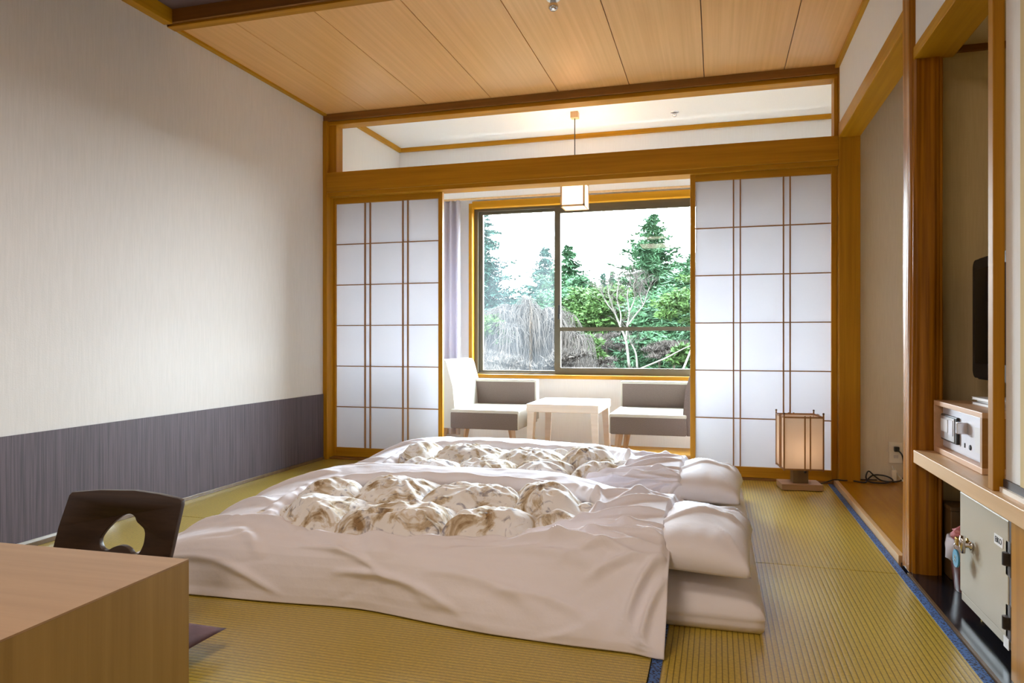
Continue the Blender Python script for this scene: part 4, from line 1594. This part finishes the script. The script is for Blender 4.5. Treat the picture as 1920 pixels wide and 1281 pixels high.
def leaf_blob(name, label, cat, x, y, zc_, rx, rz, n, mat_, seed, group, leaf=.10):
    """rounded crown of flattened leafy pads"""
    r = random.Random(seed)
    t = thing(name, label, cat, (x, y, 0), group=group)
    vs, fs = [], []
    big = leaf > .2
    nc = 42 if big else 22
    thin = .10 if mat_ == 'twig' else .24
    for c_ in range(nc):
        a, b_ = r.uniform(0, 2 * PI), math.acos(r.uniform(-.55, 1))
        k = r.uniform(.55, .98)
        cen = Vector((rx * k * math.sin(b_) * math.cos(a), rx * k * math.sin(b_) * math.sin(a), zc_ + rz * k * math.cos(b_)))
        pr, pz = rx * r.uniform(.22, .42), rz * r.uniform(.07, .16)
        for _ in range(n // nc):
            p = cen + Vector((r.gauss(0, .5) * pr, r.gauss(0, .5) * pr, r.gauss(0, .6) * pz))
            d = Vector((p.x - cen.x + r.gauss(0, .5) * pr, p.y - cen.y + r.gauss(0, .5) * pr, r.gauss(.05, .35) * pr)).normalized()
            if mat_ == 'twig':
                d = Vector((r.gauss(0, .6), r.gauss(0, .6), r.gauss(.9, .5))).normalized()
            s_ = d.orthogonal().normalized()
            s_.rotate(Matrix.Rotation(r.uniform(0, 6.28), 3, d))
            ln = leaf * r.uniform(.6, 1.5)
            o = len(vs)
            vs.extend([p - s_ * ln * thin, p + s_ * ln * thin, p + d * ln])
            fs.append((o, o + 1, o + 2))
    f_ = ob('foliage', MB().add(vs, fs), MT[mat_], t)
    f_['kind'] = 'stuff'
    ob('stem', MB().tube([(0, 0, GZ - .3), (.05 * rx, 0, zc_)], [.06 * rx + .02, .03 * rx + .01], 6), MT['bark'], t)
    return t


for (lab, px, py, Y, rx, rz, m_, seed, n) in (
    ('bright green rounded tree between the conifers and the bare pale tree', 1125, 592, 37, 1.9, 1.8, 'leafy', 11, 11000),
    ('dark green broad tree under the right conifer', 1262, 590, 34, 2.0, 1.4, 'needles2', 12, 11000),
    ('green bushy tree beside the right paper screen edge', 1305, 575, 24, 1.3, 1.25, 'leafy', 13, 11000),
    ('broad green tree behind the tall right conifer', 1180, 600, 57, 3.2, 1.9, 'needles2', 14, 11000),
    ('rounded green tree under the conifer right of the stile', 1080, 578, 41, 1.8, 1.8, 'needles2', 15, 11000),
    ('small green tree low at the left frame of the window', 922, 625, 19, .55, .5, 'leafy', 16, 6000),
    ('far green tree low behind the weeping tree', 960, 600, 60, 3.6, 2.0, 'needles', 17, 9000),
):
    p = at(px, py, Y)
    leaf_blob('leafy_tree', lab, 'tree', p.x, p.y, p.z, rx, rz, n, m_, seed, 'green trees in the garden', leaf=.21 if Y > 25 else .12)

for (lab, px, py, Y, rx, rz, m_, seed, n) in (
    ('domed green shrub by the lower part of the window stile', 1085, 655, 23, .72, .45, 'leafy', 21, 6000),
    ('domed grey shrub lowest beside the window stile', 1075, 690, 18, .62, .42, 'twig', 22, 6000),
    ('brown winter shrub under the window rail', 1135, 650, 28, 1.0, .5, 'twig', 23, 6000),
    ('olive shrub low behind the pale trunk', 1165, 655, 31, 1.1, .55, 'needles2', 24, 6000),
    ('low dark green hedge plant right of the pale trunk', 1235, 645, 27, 1.0, .42, 'needles2', 25, 6000),
    ('grey twiggy shrub low at the right of the window', 1262, 660, 24, .8, .35, 'twig', 26, 6000),
    ('green shrub lowest beside the right paper screen', 1298, 672, 17, .45, .3, 'leafy', 27, 5000),
    ('low twiggy shrub at the foot of the weeping tree', 930, 690, 17, .9, .35, 'twig', 28, 5000),
    ('grey shrub low in front of the water', 1120, 685, 26, .8, .3, 'twig', 29, 5000),
    ('dark green shrub left of the window stile', 1030, 645, 22, .40, .5, 'needles2', 30, 5000),
):
    p = at(px, py, Y)
    leaf_blob('garden_shrub', lab, 'shrub', p.x, p.y, p.z, rx, rz, n, m_, seed, 'shrubs in the garden', leaf=.13)


# far woodland behind the garden, nothing in it can be counted
r_ = random.Random(77)
vs, fs = [], []
for k in range(26000):
    x = r_.uniform(-75, 45)
    y = r_.uniform(88, 100)
    hh = 3.0 + 1.1 * math.sin(x * .35) + .8 * math.sin(x * .9 + 1)
    p = Vector((x, y, GZ + r_.uniform(0, 1) ** .8 * (hh + 1.0)))
    d = Vector((r_.gauss(0, 1), r_.gauss(0, 1), r_.gauss(.3, .6))).normalized()
    sd_ = d.orthogonal().normalized() * .22
    o_ = len(vs)
    vs.extend([p - sd_, p + sd_, p + d * .8])
    fs.append((o_, o_ + 1, o_ + 2))
tag(ob('treeline', MB().add(vs, fs), MT['needles']), 'low dark band of far woodland behind the garden trees', 'woodland', kind='stuff')


def weeping(label, px, Y, ztop, R, seed):
    r = random.Random(seed)
    p = at(px, 640, Y)
    t = thing('weeping_tree', label, 'tree', (p.x, p.y, GZ - .3))
    H = ztop - (GZ - .3)
    tr = MB().tube([(0, 0, 0), (.06, .0, H * .3), (-.04, .05, H * .6)], [.13, .11, .09], 8)
    tw = MB()
    for k in range(26):
        a = r.uniform(0, 2 * PI)
        rr = R * r.uniform(.3, .95)
        top = Vector((rr * .55 * math.cos(a), rr * .55 * math.sin(a), H * r.uniform(.80, 1.0) * (1 - .2 * (rr / R) ** 2)))
        end = Vector((rr * math.cos(a), rr * math.sin(a), H * (1 - .45 * (rr / R) ** 2) * r.uniform(.85, 1)))
        path = smooth_path([(-.04, .05, H * .55), top * .6 + Vector((0, 0, H * .30)), top, end], 5)
        tr.tube(path, [.05 * (1 - i / len(path)) + .008 for i in range(len(path))], 5)
        for _ in range(130):
            q = path[r.randrange(4, len(path))]
            b_ = a + r.gauss(0, .9)
            out = r.uniform(.15, .55)
            drop = q.z * r.uniform(.10, .70)
            a1 = Vector((math.cos(b_), math.sin(b_), 0))
            pts = [q, q + a1 * out * .5 + Vector((0, 0, .08)), q + a1 * out * .85 + Vector((r.gauss(0, .07), r.gauss(0, .07), -drop * .35)), q + a1 * out + Vector((r.gauss(0, .14), r.gauss(0, .14), -drop))]
            tw.tube(smooth_path(pts, 3), [.0065] * 9 + [.003], 3, False)
    ob('trunk', tr, MT['twig'], t, True)
    tt = ob('twigs', tw, MT['twig'], t)
    tt['kind'] = 'stuff'
    return t


weeping('bare grey weeping tree filling the lower left window pane', 985, 20, 2.10, 2.1, 5)


def pale_tree(label, Y, seed):
    """two pale stems forking low into upright wavy limbs, with a haze of fine twigs"""
    r = random.Random(seed)
    p0 = at(1180, 640, Y)
    base = Vector((p0.x, p0.y, GZ - .3))
    t = thing('bare_tree', label, 'tree', tuple(base))
    def w(px, py, d=0.0):
        return at(px, py, Y + d) - base
    b, fine = MB(), MB()
    foot = Vector((0, 0, 0))
    limbs = [
        ([w(1180, 690), w(1174, 640), w(1163, 612), w(1152, 585), w(1143, 558, -.4), w(1138, 530, -.6)], .075),
        ([w(1163, 612), w(1164, 590), w(1157, 560), w(1160, 530, .3), w(1156, 512, .4)], .045),
        ([w(1174, 640), w(1176, 612), w(1180, 585), w(1176, 555, .4), w(1182, 522, .6)], .06),
        ([w(1180, 585), w(1190, 560), w(1188, 538, -.5), w(1194, 518, -.6)], .04),
        ([w(1176, 612), w(1192, 590), w(1206, 572), w(1214, 548, .5), w(1222, 530, .6)], .045),
        ([w(1206, 572), w(1200, 552), w(1206, 528, -.3)], .03),
        ([w(1152, 585), w(1140, 572), w(1130, 552, .5), w(1128, 535, .6)], .032),
        ([w(1195, 692), w(1192, 662), w(1182, 640), w(1176, 612)], .06),
    ]
    b.tube([foot, limbs[0][0][0]], [.08, .055], 7)
    b.tube([foot + Vector((.3, .1, 0)), limbs[-1][0][0]], [.06, .045], 7)
    for pts, rad in limbs:
        P = smooth_path(pts, 5)
        b.tube(P, [.75 * rad * (1 - .8 * i / len(P)) for i in range(len(P))], 6)
        for _ in range(26):
            q = P[r.randrange(len(P) // 3, len(P))]
            a = r.uniform(0, 2 * PI)
            d = Vector((math.cos(a) * .6, math.sin(a) * .6, r.uniform(.3, 1.0))).normalized()
            ln = r.uniform(.25, .75)
            e = q + d * ln
            m_ = q + d * ln * .5 + Vector((r.gauss(0, .05), r.gauss(0, .05), .03))
            fine.tube([q, m_, e], [.009, .007, .004], 3, False)
            for _k in range(2):
                d2 = (d + Vector((r.gauss(0, .5), r.gauss(0, .5), r.gauss(.1, .3)))).normalized()
                fine.tube([m_, m_ + d2 * ln * .6], [.006, .003], 3, False)
    ob('branches', b, MT['white_bark'], t, True)
    f_ = ob('twigs', fine, MT['twig'], t)
    f_['kind'] = 'stuff'
    return t


pale_tree('bare pale-barked tree standing in the right window pane', 26, 8)
lt = thing('leaning_branch', 'bare pale branch leaning low by the right paper screen', 'branch', tuple(at(1290, 690, 16)))
ob('stem', MB().tube([(-.3, 0, -.5), (-.05, 0, .1), (.15, 0, .62)], [.032, .026, .014], 6), MT['white_bark'], lt, True)
ob('stem', MB().tube([(-1.2, .5, -.1), (-.5, .4, .2), (-.1, .3, .42), (.1, .3, .5)], [.022, .018, .012, .006], 6), MT['white_bark'], lt, True)
